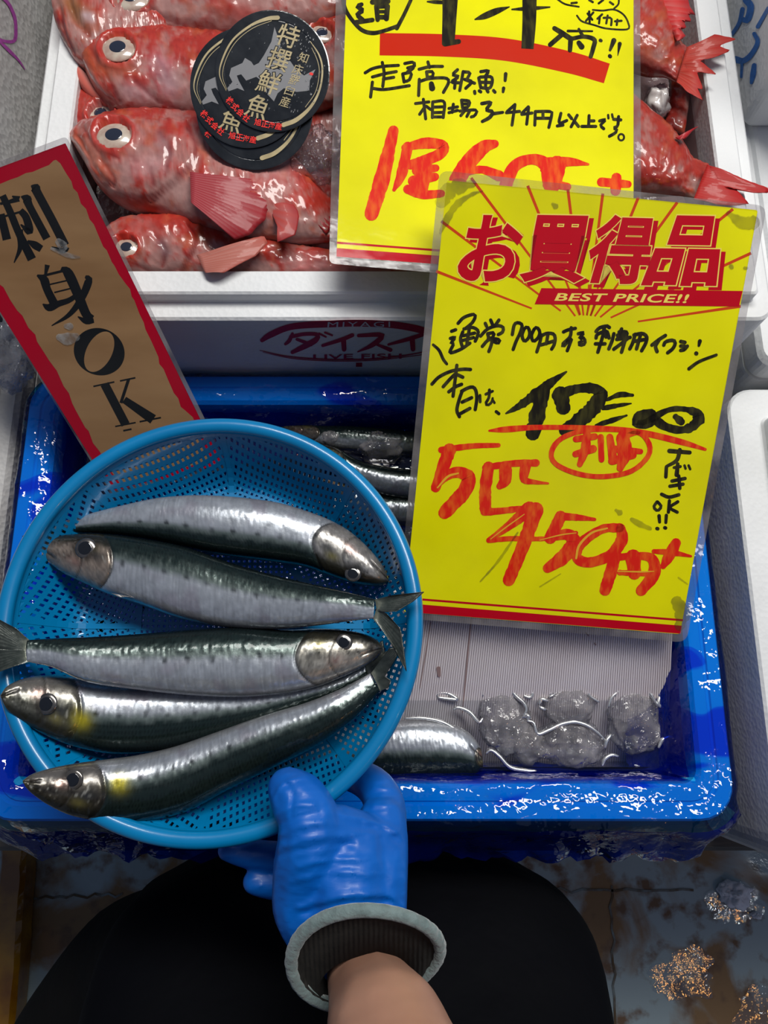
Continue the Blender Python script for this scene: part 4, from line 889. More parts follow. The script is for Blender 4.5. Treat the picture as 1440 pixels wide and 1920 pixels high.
sardine('lowest sardine, head left, dark curved back nearest the glove', ST5, .852, (137, 1462, 19), seed=5, thick=.034, back=-.22, dark=.10, yellow=(224, 1469), eyemat=M['eye_dim'], zh=.042, zend=.004, tail=[((712, 1296), (705, 1278), [(728, 1290), (733, 1275), (722, 1268)]), ((705, 1280), (696, 1262), [(722, 1268), (745, 1230), (745, 1212), (730, 1215)])], tz=.002, headtint=(.085, .075, .06), spots=11)
# sardines lying in the crate; shade is darkened into the upper three's skin
SG = 'sardines in the crate water'
sardine('sardine in the crate water below the sign, tail end under the basket', [((905, 1440), (900, 1400)), ((890, 1452), (886, 1380)), ((868, 1455), (860, 1362)), ((830, 1456), (820, 1352)), ((780, 1457), (775, 1350)), ((720, 1458), (715, 1354)), ((650, 1456), (650, 1362)), ((580, 1450), (580, 1375)), ((520, 1442), (520, 1395))], .702, None, seed=6, thick=.026, back=.12, group=SG, gill=.02, spots=0)
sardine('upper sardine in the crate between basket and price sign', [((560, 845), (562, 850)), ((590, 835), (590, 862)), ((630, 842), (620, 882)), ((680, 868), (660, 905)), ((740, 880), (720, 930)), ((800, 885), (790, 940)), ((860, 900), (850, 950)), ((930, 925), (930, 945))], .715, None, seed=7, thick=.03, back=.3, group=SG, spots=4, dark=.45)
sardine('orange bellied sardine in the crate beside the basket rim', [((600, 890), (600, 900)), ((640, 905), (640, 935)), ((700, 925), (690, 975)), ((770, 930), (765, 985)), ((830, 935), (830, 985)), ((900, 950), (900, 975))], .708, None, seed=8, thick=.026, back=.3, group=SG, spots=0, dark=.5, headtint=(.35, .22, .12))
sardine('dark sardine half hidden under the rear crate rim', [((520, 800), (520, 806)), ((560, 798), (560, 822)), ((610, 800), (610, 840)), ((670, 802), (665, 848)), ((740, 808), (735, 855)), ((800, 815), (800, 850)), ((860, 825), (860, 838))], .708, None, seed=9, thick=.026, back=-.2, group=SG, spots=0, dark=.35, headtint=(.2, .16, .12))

# ---------------------------------------------------------------- rockfish
M['rockfish'] = mat('wet red rockfish skin', (1, 1, 1), .38, coat=.55, base2=(.78, .74, .74), nscale=110, ndet=6, lo=.3, hi=.7, attr=True, bump=.28, bscale=200, bkind='voronoi', bdist=.0007, sss=.0, spec=.3)
M['redfin'] = mat('translucent red fin', (1, 1, 1), .5, coat=.12, spec=.25, attr=True, bump=.3, bscale=120, bdist=.0006)
RED = (.42, .032, .02); PINK = (.42, .16, .14); PALE = (.44, .26, .235); ORG_ = (.46, .085, .03); DEEP = (.20, .010, .010)
def rockfish(label, st, z, thick=.05, eye=None, seed=1, creases=(), ridges=(), paint=(), red=.5, ns=170, nt=80, zend=0.0, tone=1.0, gillp=None, ex=1.1, eang=0.0):
    V, Fc, S, Q, U, W, T = body(st, z, thick, ns=ns, nt=nt, zend=zend, head_round=.7)
    U, W = proj(V)
    n1 = vnoise(U, W, .022, 4, seed); n2 = vnoise(U, W, .09, 3, seed + 3); n3 = vnoise(U, W, .30, 2, seed + 6)
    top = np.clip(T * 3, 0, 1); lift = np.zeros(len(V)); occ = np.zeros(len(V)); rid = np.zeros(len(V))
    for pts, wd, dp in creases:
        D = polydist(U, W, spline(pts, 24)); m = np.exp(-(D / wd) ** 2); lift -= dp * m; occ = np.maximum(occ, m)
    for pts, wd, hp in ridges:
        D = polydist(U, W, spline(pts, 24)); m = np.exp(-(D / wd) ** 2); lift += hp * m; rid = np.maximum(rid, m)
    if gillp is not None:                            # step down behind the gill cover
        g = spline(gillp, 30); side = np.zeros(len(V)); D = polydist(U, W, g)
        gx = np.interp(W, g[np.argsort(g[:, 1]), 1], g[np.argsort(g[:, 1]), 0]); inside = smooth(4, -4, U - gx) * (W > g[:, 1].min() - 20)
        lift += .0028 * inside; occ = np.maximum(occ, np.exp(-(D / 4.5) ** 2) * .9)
    lift += .0014 * n1 + .0009 * n2 + .0004 * n3
    if eye: De = np.hypot((U - eye[0]) / ex, W - eye[1]); lift += .0030 * np.exp(-((De - eye[2] * 1.16) / (eye[2] * .16)) ** 2) - .004 * (De < eye[2] * .9)
    V[:, 2] += lift * top
    c = np.tile(np.array(PINK), (len(S), 1)) * (1 + .25 * n3)[:, None]
    c = mixc(c, PALE, smooth(-.2, -.8, Q + .4 * n1) * .7)
    c = mixc(c, RED, smooth(-.25 - red * .6, .55 - red * .6, n1 + .5 * n2 + .35 * Q))
    c = mixc(c, ORG_, smooth(.1, .7, vnoise(U, W, .03, 3, seed + 12)) * .7)
    c = mixc(c, DEEP, smooth(.35, .9, n2 + .3 * n1) * .5)
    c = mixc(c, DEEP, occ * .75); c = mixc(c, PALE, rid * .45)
    for pts, wd, col, al in paint:
        D = polydist(U, W, spline(pts, 20)); c = mixc(c, col, np.exp(-(D / wd) ** 2) * al)
    if eye: c = mixc(c, (.50, .03, .02), np.exp(-((De - eye[2] * 1.12) / (eye[2] * .16)) ** 2) * .8)
    c = np.clip(c * tone, .004, .9)
    root = thing('rockfish', (V[:, 0].mean(), V[:, 1].mean(), V[:, 2].min()), label, 'fish', 'red rockfish in the polystyrene box')
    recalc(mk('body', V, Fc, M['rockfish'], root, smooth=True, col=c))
    if eye: eyeball(root, V, eye[0], eye[1], eye[2], z, M['eye_white'], M['pupil_blue'], rr=.48, flat=.24, sink=.05, ex=ex, ang=eang)
    return root, V
def redfin(root, b0, b1, tips, z0, z1, name='pectoral_fin', nr=26, c0=(.30, .012, .022), c1=(.28, .010, .015), pale=(.40, .12, .13), th=.0012, curl=.002, ns=16, palea=.6):
    v2, f2, s2, r2 = fan(b0, b1, tips, z0, z1, nr=nr, ns=ns, th=th, curl=curl)
    m = len(s2) // 2; off = np.where(r2 % 2, .0012, -.0006) * np.sin(np.pi * np.clip(s2, 0, .95)); v2[:, 2] += off
    c = np.where((r2 % 2)[:, None], np.array(c0), np.array(pale) * palea + np.array(c1) * (1 - palea)); c = mixc(c, c1, smooth(.5, 1, s2) * .7)
    recalc(mk(name, v2, f2, M['redfin'], root, smooth=True, col=c))

R1 = [((134, 260), (136, 268)), ((165, 236), (156, 300)), ((205, 223), (186, 350)), ((255, 217), (232, 384)), ((310, 217), (292, 402)), ((370, 222), (360, 425)), ((430, 232), (430, 442)), ((500, 262), (490, 452)), ((560, 310), (550, 455)), ((605, 360), (595, 452)), ((645, 395), (635, 452))]
g1 = [(352, 245), (368, 275), (362, 305), (335, 335), (300, 362), (262, 382), (225, 385)]
r, V = rockfish('nearest big rockfish, head left, broad ribbed pectoral fin', R1, .832, .056, (215, 256, 29), 21, gillp=g1, ex=1.18, eang=.05,
    creases=[([(150, 262), (162, 285), (190, 330), (215, 352)], 4, .0022), ([(190, 300), (205, 320), (218, 345), (200, 352)], 4, .0015), ([(160, 245), (190, 290), (225, 300)], 3, .0012), ([(180, 362), (230, 372), (290, 376)], 3.5, .0014), ([(300, 250), (318, 285), (310, 330)], 5, .0012), ([(250, 300), (280, 320), (290, 350)], 5, .0010)],
    ridges=[([(140, 264), (170, 300), (205, 345)], 5, .0018), ([(245, 285), (290, 280), (330, 262)], 6, .0014), ([(165, 240), (200, 222), (240, 222)], 5, .0012)],
    paint=[([(140, 262), (180, 300), (200, 335)], 16, ORG_, .6), ([(260, 320), (300, 310)], 20, (.55, .30, .30), .6), ([(300, 260), (315, 290)], 12, (.26, .16, .17), .55), ([(430, 260), (520, 310)], 30, (.56, .34, .33), .6), ([(330, 350), (345, 400)], 18, PALE, .7), ([(205, 372), (290, 392)], 9, RED, .6)], red=.25)
redfin(r, (356, 322), (358, 380), [(505, 338), (520, 350), (508, 366), (514, 380), (500, 396), (498, 412), (482, 425), (470, 440), (440, 450)], .862, .852, nr=34, curl=.004)
redfin(r, (500, 380), (520, 425), [(545, 375), (562, 400), (555, 440), (520, 455)], .850, .852, name='pelvic_fin', nr=10, pale=(.42, .12, .11), c0=(.42, .06, .05))
R2 = [((143, 94), (146, 106)), ((165, 74), (162, 140)), ((200, 62), (188, 185)), ((245, 60), (235, 213)), ((300, 63), (290, 214)), ((360, 70), (350, 222)), ((440, 80), (430, 225)), ((520, 95), (520, 215)), ((600, 115), (600, 200)), ((660, 130), (660, 185))]
r, V = rockfish('rockfish with open mouth left of the black discs', R2, .834, .052, (222, 92, 29), 22, ex=1.12,
    creases=[([(148, 102), (168, 150), (205, 195)], 4, .0022), ([(170, 90), (200, 140), (225, 190)], 4, .0012), ([(250, 150), (300, 190), (345, 205)], 4, .0014), ([(195, 125), (240, 132), (262, 118)], 4, .0014)],
    ridges=[([(146, 95), (165, 130), (200, 185)], 5, .0018), ([(190, 118), (230, 128), (255, 118)], 5, .0016)],
    paint=[([(150, 100), (190, 130), (240, 128)], 16, ORG_, .7), ([(300, 120), (320, 170)], 22, (.42, .24, .28), .6), ([(240, 170), (270, 180)], 16, (.55, .32, .34), .6)], red=.45)
LJ = [((137, 117), (138, 128)), ((150, 124), (142, 145)), ((170, 150), (158, 172)), ((190, 178), (180, 192)), ((206, 190), (200, 200))]
v2, f2, S, Q, U, W, T = body(LJ, .832, .016, ns=30, nt=20)
recalc(mk('lower_jaw', v2, f2, M['redfin'], r, smooth=True, col=mixc(np.tile(np.array([.55, .12, .09]), (len(S), 1)), PALE, smooth(-.2, .8, Q) * .6)))
R3 = [((150, -25), (152, 5)), ((190, -60), (165, 32)), ((250, -90), (205, 56)), ((330, -100), (290, 64)), ((420, -100), (380, 66)), ((520, -90), (480, 64)), ((620, -70), (600, 50)), ((700, -50), (700, 30))]
rockfish('rockfish at the top edge of the photo with its eye cut off', R3, .842, .052, (247, -3, 31), 23, ex=1.1,
    creases=[([(155, 5), (185, 35), (230, 50)], 4, .002), ([(275, 15), (330, 40), (400, 50)], 4, .0014), ([(205, 20), (240, 34), (290, 25)], 4, .0014)], ridges=[([(200, 15), (240, 30), (285, 20)], 5, .0015), ([(150, 0), (180, 25), (215, 45)], 5, .0016)],
    paint=[([(330, 20), (400, 30)], 24, PALE, .4), ([(430, 15), (470, 30)], 22, RED, .7)], red=.4)
R3b = [((101, -5), (102, 22)), ((112, -40), (112, 62)), ((130, -60), (128, 95)), ((155, -70), (150, 125)), ((190, -70), (185, 135)), ((260, -60), (260, 120)), ((340, -40), (340, 90))]
r, V = rockfish('rockfish in the top left corner with gaping brown mouth', R3b, .838, .05, None, 24, creases=[([(125, -10), (140, 30), (165, 60)], 6, .004), ([(112, 10), (122, 60), (140, 100)], 3, .0015)],
    paint=[([(130, 0), (145, 20), (160, 30)], 18, (.30, .13, .05), .9), ([(160, 30), (172, 35)], 9, (.55, .40, .42), .9)], red=.3)
R4 = [((111, 203), (110, 238)), ((128, 190), (128, 258)), ((155, 176), (152, 272)), ((195, 170), (195, 285)), ((250, 185), (250, 290)), ((320, 200), (320, 285)), ((400, 215), (400, 275))]
rockfish('small rockfish head wedged between two larger heads', R4, .814, .042, (190, 215, 24), 25, ex=1.05,
    creases=[([(112, 222), (135, 232), (155, 248)], 4, .003)], ridges=[([(112, 212), (135, 225), (158, 240)], 4, .0015)], paint=[([(125, 208), (145, 220)], 14, (.36,.012,.012), .7), ([(120, 240), (145, 248)], 12, (.25, .10, .12), .85)], red=.7)
R5 = [((185, 462), (186, 480)), ((212, 436), (212, 512)), ((252, 418), (250, 523)), ((310, 412), (310, 527)), ((370, 420), (370, 528)), ((430, 438), (430, 528)), ((520, 455), (520, 528)), ((620, 475), (620, 526)), ((720, 485), (720, 522)), ((790, 492), (790, 518))]
r, V = rockfish('rockfish against the front wall, eye half behind the slim sign', R5, .818, .046, (238, 465, 21), 26, gillp=[(355, 425), (368, 455), (352, 490), (335, 520)],
    creases=[([(260, 500), (300, 515), (340, 505)], 4, .0014), ([(290, 440), (310, 470), (305, 500)], 5, .0012)], paint=[([(305, 460), (315, 478)], 11, (.16, .10, .11), .7), ([(250, 430), (300, 425)], 20, RED, .6), ([(560, 500), (700, 510)], 24, (.52, .20, .19), .7)], red=.4)
redfin(r, (368, 478), (385, 512), [(470, 447), (495, 442), (502, 455), (480, 480), (450, 495), (420, 512)], .845, .848, nr=22, c0=(.42, .12, .09), pale=(.46, .24, .20), c1=(.38, .07, .05))
R6 = [((560, 72), (562, 92)), ((590, 38), (588, 120)), ((640, 18), (640, 155)), ((720, 12), (720, 175)), ((820, 20), (820, 175)), ((920, 35), (920, 150))]
rockfish('rockfish eye peeping out between black discs and rear price sign', R6, .832, .04, (604, 64, 21), 27, paint=[([(600, 110), (620, 150)], 20, PALE, .6)], red=.3)
R7 = [((520, 385), (522, 425)), ((555, 345), (552, 470)), ((610, 325), (606, 495)), ((690, 330), (690, 505)), ((790, 345), (790, 505)), ((890, 370), (890, 480))]
r, V = rockfish('orange rockfish half under the rear price sign corner', R7, .812, .040, None, 28, paint=[([(570, 460), (610, 480)], 30, ORG_, .8), ([(560, 380), (620, 420)], 24, RED, .7)], red=.6)
redfin(r, (556, 365), (560, 385), [(625, 405), (622, 425), (612, 440), (596, 425)], .842, .838, nr=12, name='tail_fin', pale=(.6, .06, .03), palea=.8)
R8 = [((470, 130), (465, 250)), ((520, 115), (520, 300)), ((580, 130), (580, 330)), ((650, 160), (650, 340)), ((730, 200), (730, 330))]
rockfish('pale rockfish flank under the ice pack beside the black discs', R8, .806, .040, None, 29, red=.1, tone=.8)
R9 = [((1080, -190), (1050, -150)), ((1130, -130), (1085, -60)), ((1180, -80), (1110, 10)), ((1213, -35), (1135, 70)), ((1240, 15), (1165, 112)), ((1262, 60), (1212, 133)), ((1276, 84), (1246, 141)), ((1290, 90), (1268, 153))]
r, V = rockfish('upper right rockfish, torn red tail over the box rim', R9, .838, .04, None, 30, red=.75, tone=.92, paint=[([(1200, 60), (1215, 110)], 20, ORG_, .5), ([(1205, 115), (1250, 140)], 12, (.36, .06, .06), .6)])
redfin(r, (1288, 88), (1268, 154), [(1340, 64), (1383, 73), (1347, 86), (1371, 95), (1340, 108), (1312, 113), (1346, 141), (1306, 134), (1314, 155), (1320, 169), (1307, 165), (1319, 189), (1302, 180), (1285, 170)], .845, .852, name='tail_fin', nr=40, c0=(.42,.03,.02), c1=(.36,.012,.012), pale=(.46,.10,.07), palea=.7)
redfin(r, (1228, -20), (1268, 78), [(1285, -40), (1292, 10), (1304, 28), (1290, 26), (1298, 42), (1282, 38), (1288, 55), (1275, 52), (1286, 68), (1272, 78)], .850, .852, name='dorsal_fin', nr=22, c0=(.50, .02, .02), pale=(.55, .10, .09), palea=.7)
R10 = [((1010, 60), (990, 100)), ((1065, 90), (1012, 200)), ((1125, 140), (1062, 300)), ((1172, 180), (1130, 345)), ((1215, 213), (1190, 360)), ((1263, 256), (1240, 362)), ((1297, 298), (1275, 364)), ((1328, 308), (1303, 372))]
r, V = rockfish('lower right rockfish with forked red tail across the box rim', R10, .836, .042, None, 31, red=.85, tone=.9, paint=[([(1210, 345), (1270, 365)], 14, DEEP, .6)])
redfin(r, (1326, 308), (1300, 374), [(1360, 320), (1400, 338), (1440, 352), (1444, 362), (1410, 362), (1378, 352), (1392, 368), (1405, 382), (1380, 386), (1345, 384)], .846, .850, name='tail_fin', nr=32, c0=(.40,.012,.012), c1=(.36,.008,.01), pale=(.42,.04,.03), palea=.7)
redfin(r, (1266, 258), (1272, 262), [(1300, 240), (1312, 236), (1300, 244), (1284, 262)], .852, .853, name='spine', nr=6, c0=(.40, .01, .02), pale=(.4, .03, .03))
R11 = [((1250, 92), (1298, 110)), ((1258, 150), (1296, 160)), ((1252, 205), (1289, 212)), ((1244, 238), (1283, 252))]
rockfish('narrow rockfish tail stem hanging between the two torn tails', R11, .812, .012, None, 32, red=.6, ns=50, nt=30)
# ice bed under the rockfish
def bed():
    x0, x1, y0, y1 = -.29 + .038, .302 - .038, .289 + .038, .80 - .038; n, m = 90, 80; V = []
    for i in range(n):
        for j in range(m):
            x = x0 + (x1 - x0) * i / (n - 1); y = y0 + (y1 - y0) * j / (m - 1)
            V.append((x, y, .778 + .010 * fbm((x, y, 0), 22, 4) + .006 * abs(fbm((x, y, 1), 60, 3))))
    tag(recalc(mk('crushed_ice', V, gridfaces(n, m), mat('pink wet crushed ice', (.30, .20, .20), .15, base2=(.10, .06, .06), nscale=26, coat=1, bump=.8, bscale=120, bdist=.003), smooth=True)), 'pinkish crushed ice bed under the red rockfish', 'ice', kind='stuff')
bed()
lump('ice_lump', 1232, 195, .815, 22, 32, .014, 'white rounded ice lump between the two torn red tails', mat('white ice', (.62, .58, .56), .2, coat=1), 9)
M['pack'] = clear_mat('clear ice pack film', tint=(.92, .86, .87), gloss=.10, rough=.06, bump=1, bscale=90, bdist=.005, crinkle=True, haze=.10, haze_col=(.5, .4, .42))
lump('ice_pack', 592, 292, .846, 52, 56, .013, 'clear crinkled ice pack lying on the rockfish by the black discs', M['pack'], 14, cat='ice pack', rough=.35)

# ---------------------------------------------------------------- round black discs with gold lettering
M['lid'] = mat('glossy black lid', (.010, .011, .012), .16, coat=1, base2=(.022, .024, .026), nscale=60, bump=.3, bscale=220, bdist=.0005)
M['gold'] = mat('matt gold print', (.47, .38, .20), .45, base2=(.36, .29, .15), nscale=120)
M['map_grey'] = mat('grey map print', (.20, .20, .21), .4); M['lid_red'] = mat('bright red print', (.80, .015, .01), .45)
M['drop'] = mat('water bead', (.9, .92, .95), .03, trans=.9, ior=1.33)
c3 = (320, 0, .23611)
def lid(label, u, v, z, R, du, dv, full, tilt=(0, 0)):
    ta = math.radians(22); pl = Plane(P(511, 134, .8890), (0, -math.sin(ta), math.cos(ta))); pl.p = pl.at(u, v, -z); c = pl.p
    t = thing('black_disc', c - np.array([0, 0, .0012]), label, 'disc', 'round black discs stacked on the rockfish')
    n = 72; prof = [(R - .0006, -.0012), (R, -.0009), (R, -.0002), (R - .0008, 0), (R - .0065, 0), (R - .0072, -.0004), (R - .0080, 0)]
    V = []
    for r_, h in prof:
        for k in range(n):
            a = 2 * math.pi * k / n; x, y = r_ * math.cos(a), r_ * math.sin(a); V.append((c[0] + x, c[1] + y * math.cos(ta) - h * math.sin(ta), c[2] + y * math.sin(ta) + h * math.cos(ta)))
    Fc = gridfaces(len(prof), n, closed_m=True) + [tuple(range(n))[::-1], tuple(range((len(prof) - 1) * n, len(prof) * n))]
    mk('disc', V, Fc, M['lid'], t)
    a3 = (c3[0] + du, c3[1] + dv, c3[2]); L = .00010
    mp = [(825, 215), (800, 330), (740, 440), (700, 500), (660, 520), (640, 490), (590, 460), (570, 500), (480, 540), (465, 600), (490, 650), (450, 700), (460, 725), (530, 700), (585, 722), (540, 640), (525, 600), (560, 590), (600, 640), (680, 610), (720, 640), (760, 740), (820, 805), (850, 740), (900, 700), (1000, 730), (1100, 720), (1105, 640), (1150, 550), (1060, 600), (1000, 560), (960, 500), (900, 420), (860, 320)]
    mk('map_print', *polytri(mp, pl, L, *a3), M['map_grey'], t)
    ring = strokes([[(850, 140, 34), (770, 148, 30), (640, 200, 20), (500, 310, 16), (420, 450, 14), (388, 590, 8), (440, 720, 3)], [(800, 165, 5), (650, 225, 5), (520, 330, 5), (440, 470, 5), (412, 600, 4), (445, 710, 3)],
                    [(1110, 330, 6), (1180, 440, 12), (1205, 560, 14), (1180, 720, 16), (1110, 850, 24), (1000, 950, 34), (895, 992, 36)], [(1120, 380, 4), (1165, 480, 5), (1180, 580, 5), (1150, 730, 5), (1070, 850, 5)]], *a3, pl, L * 1.6)
    rt, dn = np.array([.93, .28]), np.array([-.36, .93])
    def ch(g, cx, cy, h, r1=rt, d1=dn, off=.0): 
        c_ = np.array([cx, cy]); w_ = h * .96
        return text(g, [tuple(c_ - r1 * w_ - d1 * h), tuple(c_ + r1 * w_ - d1 * h), tuple(c_ + r1 * w_ + d1 * h), tuple(c_ - r1 * w_ + d1 * h)], pl, L * 3, off, *a3)
    big = [ch(*x, off=.007) for x in (('特', 932, 285, 90), ('撰', 860, 470, 90), ('鮮', 778, 655, 90), ('魚', 692, 848, 92))]
    if not full: big = big[3:] if du < -45 else []
    sm = [ch(*x, off=.004) for x in (('知', 1055, 458, 40), ('床', 1010, 552, 42), ('羅', 982, 638, 42), ('臼', 945, 722, 38), ('産', 908, 808, 42))] if full else []
    mk('gold_lettering', *join([ring] + big + sm), M['gold'], t)
    bk = [ch(*x, off=.045) for x in (('特', 932, 285, 90), ('撰', 860, 470, 90), ('鮮', 778, 655, 90), ('魚', 692, 848, 92))]
    bk = [([np.array(p) - np.array([0, 0, L * 1.1]) for p in v], f) for v, f in bk]
    if full or du < -45: mk('lettering_outline', *join(bk if full else bk[3:]), M['lid'], t)
    a1 = math.radians(40); r2, d2 = np.array([math.cos(a1), math.sin(a1)]), np.array([-math.sin(a1), math.cos(a1)])
    a2 = math.radians(10); r4, d4 = np.array([math.cos(a2), math.sin(a2)]), np.array([-math.sin(a2), math.cos(a2)])
    rd = [ch('株', 470, 800, 28, r2, d2, .02), ch('式', 512, 848, 28, r2, d2, .02), ch('会', 555, 892, 28, r2, d2, .02), ch('社', 602, 935, 28, r2, d2, .02), ch('旭', 692, 970, 27, r4, d4, .02), ch('正', 748, 984, 26, r4, d4, .02), ch('海', 802, 996, 27, r4, d4, .02), ch('産', 857, 1003, 27, r4, d4, .02)]
    if full: mk('red_star', *strokes([[(1112, 585, 22), (1122, 588, 22)]], *a3, pl, L * 2), M['lid_red'], t)
    if du > -45 and not full: rd = rd[:1]
    mk('red_lettering', *join(rd), M['lid_red'], t)
    return t, pl
RL = .0431
lid('lowest round black disc, only its lower edge shows', 477, 203, .0032, RL + .0015, -40, 62, False)
lid('middle round black disc, gold lettering half covered', 463, 165, .0016, RL, -48, 25, False)
tl, pll = lid('topmost round black disc with full gold lettering and grey map', 511, 134, 0.0, RL, 0, 0, True)
rr = np.random.RandomState(3); parts = []
for i in range(90):
    a = rr.uniform(-1.3, 1.2) if i < 70 else rr.uniform(0, 6.28); d = 107 * math.sqrt(rr.uniform(.2, .85)); r_ = rr.uniform(.0003, .0008); c = pll.at(511 + d * math.cos(a), 131 + d * math.sin(a), 0)
    V = []; 
    for k in range(3):
        b = math.pi / 2 * k / 3
        V += [(c[0] + r_ * math.cos(b) * math.cos(j * math.pi / 4), c[1] + r_ * math.cos(b) * math.sin(j * math.pi / 4), c[2] + .0002 + r_ * .6 * math.sin(b)) for j in range(8)]
    parts.append((V, gridfaces(3, 8, closed_m=True) + [tuple(range(16, 24))]))
o = mk('water_drops', *join(parts), M['drop'], tl, smooth=True); o['kind'] = 'stuff'
# ---------------------------------------------------------------- round basket
M['basket'] = mat('sky blue basket plastic', (0.0, .195, .45), .3, base2=(0.0, .165, .39), nscale=14, coat=.35, bump=.12, bscale=60, sss=0.0)
BC = (-.1115, .0535); BZ = .870
def bz(r):      # height of the bowl's inside at radius r
    return .8245 + (.0455) * smooth(.094, .140, np.array(r)) * 1.0 + .0 if True else 0
def bsurf(x, y, d=0.0):
    r = math.hypot(x, y)
    t = max(0.0, min(1.0, (r - .098) / (.1285 - .098)))
    z = .8240 + .0440 * (1 - math.cos(t * math.pi / 2)) ** .85
    return (BC[0] + x, BC[1] + y, z - d)
bk = thing('round_basket', (BC[0], BC[1], .8215), 'round sky blue perforated plastic basket held by the gloved hand', 'basket')
def lattice():
    V, Fc = [], []
    pitch, hole, th = .00385, .0009, .0016
    R1_, A0 = .1276, .060
    def cell(fx, p, q, h=pitch / 2):
        c = [fx(p - h, q - h), fx(p + h, q - h), fx(p + h, q + h), fx(p - h, q + h)]
        e = [fx(p - hole, q - hole), fx(p + hole, q - hole), fx(p + hole, q + hole), fx(p - hole, q + hole)]
        o = len(V)
        for d in (0, th):
            for k, (x, y) in enumerate(c + e):
                X = bsurf(x, y, d); V.append(X)
        for k in range(4):
            k2 = (k + 1) % 4
            Fc.append((o + k, o + k2, o + 4 + k2, o + 4 + k)); Fc.append((o + 8 + k2, o + 8 + k, o + 12 + k, o + 12 + k2))
            Fc.append((o + 4 + k, o + 4 + k2, o + 12 + k2, o + 12 + k))
    def solid(fx, p, q, h=pitch / 2):
        o = len(V)
        for d in (0, th):
            for x, y in (fx(p - h, q - h), fx(p + h, q - h), fx(p + h, q + h), fx(p - h, q + h)):
                V.append(bsurf(x, y, d))
        Fc.append((o, o + 1, o + 2, o + 3)); Fc.append((o + 7, o + 6, o + 5, o + 4))
    for s in range(8):
        a = math.radians(22.5 + 45 * s); ca, sa = math.cos(a), math.sin(a)
        fx = lambda p, q: (p * ca - q * sa, p * sa + q * ca)
        for i in range(int(.05 / pitch), int(.135 / pitch)):
            for j in range(-16, 17):
                p, q = (i + .5) * pitch, j * pitch; r = math.hypot(p, q)
                if r > R1_ + pitch * .6: continue
                edge = p * math.tan(math.radians(22.5)) - abs(q)
                x, y = fx(p, q)
                ap = max(abs(x), abs(y), (abs(x) + abs(y)) / math.sqrt(2))
                if edge < -.002 or ap < A0 - .001: continue
                if r > R1_ - .001: solid(fx, p, q); continue
                (solid if edge < .0018 or ap < A0 + .0018 else cell)(fx, p, q)
    fx = lambda p, q: (p, q)
    for i in range(-17, 18):
        for j in range(-17, 18):
            x, y = i * pitch, j * pitch; ap = max(abs(x), abs(y), (abs(x) + abs(y)) / math.sqrt(2))
            if ap < A0 - .0005: (solid if (i == 0 or j == 0) and False else cell)(fx, x, y)
    o = mk('perforated_bowl', V, Fc, M['basket'], bk); return o
lattice()
def band():
    parts = []
    n = 144
    # solid wall band under the rim, inside and out
    V = []
    prof = [(.1262, .0003), (.1268, .0003), (.1275, .0004), (.1290, .0006), (.1290, .0022), (.1275, .0022), (.1262, .0020)]
    for r, up in prof:
        for k in range(n):
            a = 2 * math.pi * k / n; x, y, z = bsurf(r * math.cos(a), r * math.sin(a)); V.append((x, y, z + up if up < .001 else z - up))
    parts.append((V, gridfaces(len(prof), n, closed_m=True, closed_n=True)))
    # spokes
    for s in range(8):
        a = math.radians(45 * s); ca, sa = math.cos(a), math.sin(a); Wv = []
        for k in range(15):
            r = .058 + (.1262 - .058) * k / 14
            for w_ in (-.0019, .0019):
                x, y = r * ca - w_ * sa, r * sa + w_ * ca; X = bsurf(x, y); Wv.append((X[0], X[1], X[2] + .0005))
        parts.append((Wv, [(2 * k, 2 * k + 1, 2 * k + 3, 2 * k + 2) for k in range(14)]))
    # octagon ring
    ang = [math.radians(22.5 + 45 * s) for s in range(8)]; Ro = .0602 / math.cos(math.radians(22.5)); Wv = []
    for a in ang:
        for r in (Ro - .002, Ro + .002): X = bsurf(r * math.cos(a), r * math.sin(a)); Wv.append((X[0], X[1], X[2] + .0006))
    parts.append((Wv, [(2 * k, 2 * k + 1, (2 * k + 3) % 16, (2 * k + 2) % 16) for k in range(8)]))
    return join(parts)
V, Fc = band(); mk('rib_band', V, Fc, M['basket'], bk, smooth=False)
V = []; n = 160; m = 16
for k in range(n):
    a = 2 * math.pi * k / n
    for j in range(m):
        b = 2 * math.pi * j / m; r = .1315 + .0052 * math.cos(b); V.append((BC[0] + r * math.cos(a), BC[1] + r * math.sin(a), BZ + .0046 * math.sin(b) * (1.0 if math.sin(b) > 0 else 1.1)))
recalc(mk('rolled_rim', V, gridfaces(n, m, closed_m=True, closed_n=True), M['basket'], bk, smooth=True))
V = []
prof = [(.052, .8224), (.090, .8224), (.0915, .8235), (.090, .8218), (.052, .8218)]
for r, z in [(.0935, .8222), (.0965, .8222), (.0965, .8175), (.0935, .8175)]:
    for k in range(n):
        a = 2 * math.pi * k / n; V.append((BC[0] + r * math.cos(a), BC[1] + r * math.sin(a), z))
recalc(mk('foot_ring', V, gridfaces(4, n, closed_m=True, closed_n=True), M['basket'], bk))
M['dirt'] = mat('brown fish scrap', (.03, .025, .01), .4)
pl = slope(.8285, 0)
# small scrap stuck on the lattice
c = P(628, 1412, .828); V, Fc = tube([c + np.array([0, .004, .002]), c, c + np.array([.0008, -.006, .0015])], [.0008, .0011, .0005], 6); mk('fish_scrap', V, Fc, M['dirt'], bk)
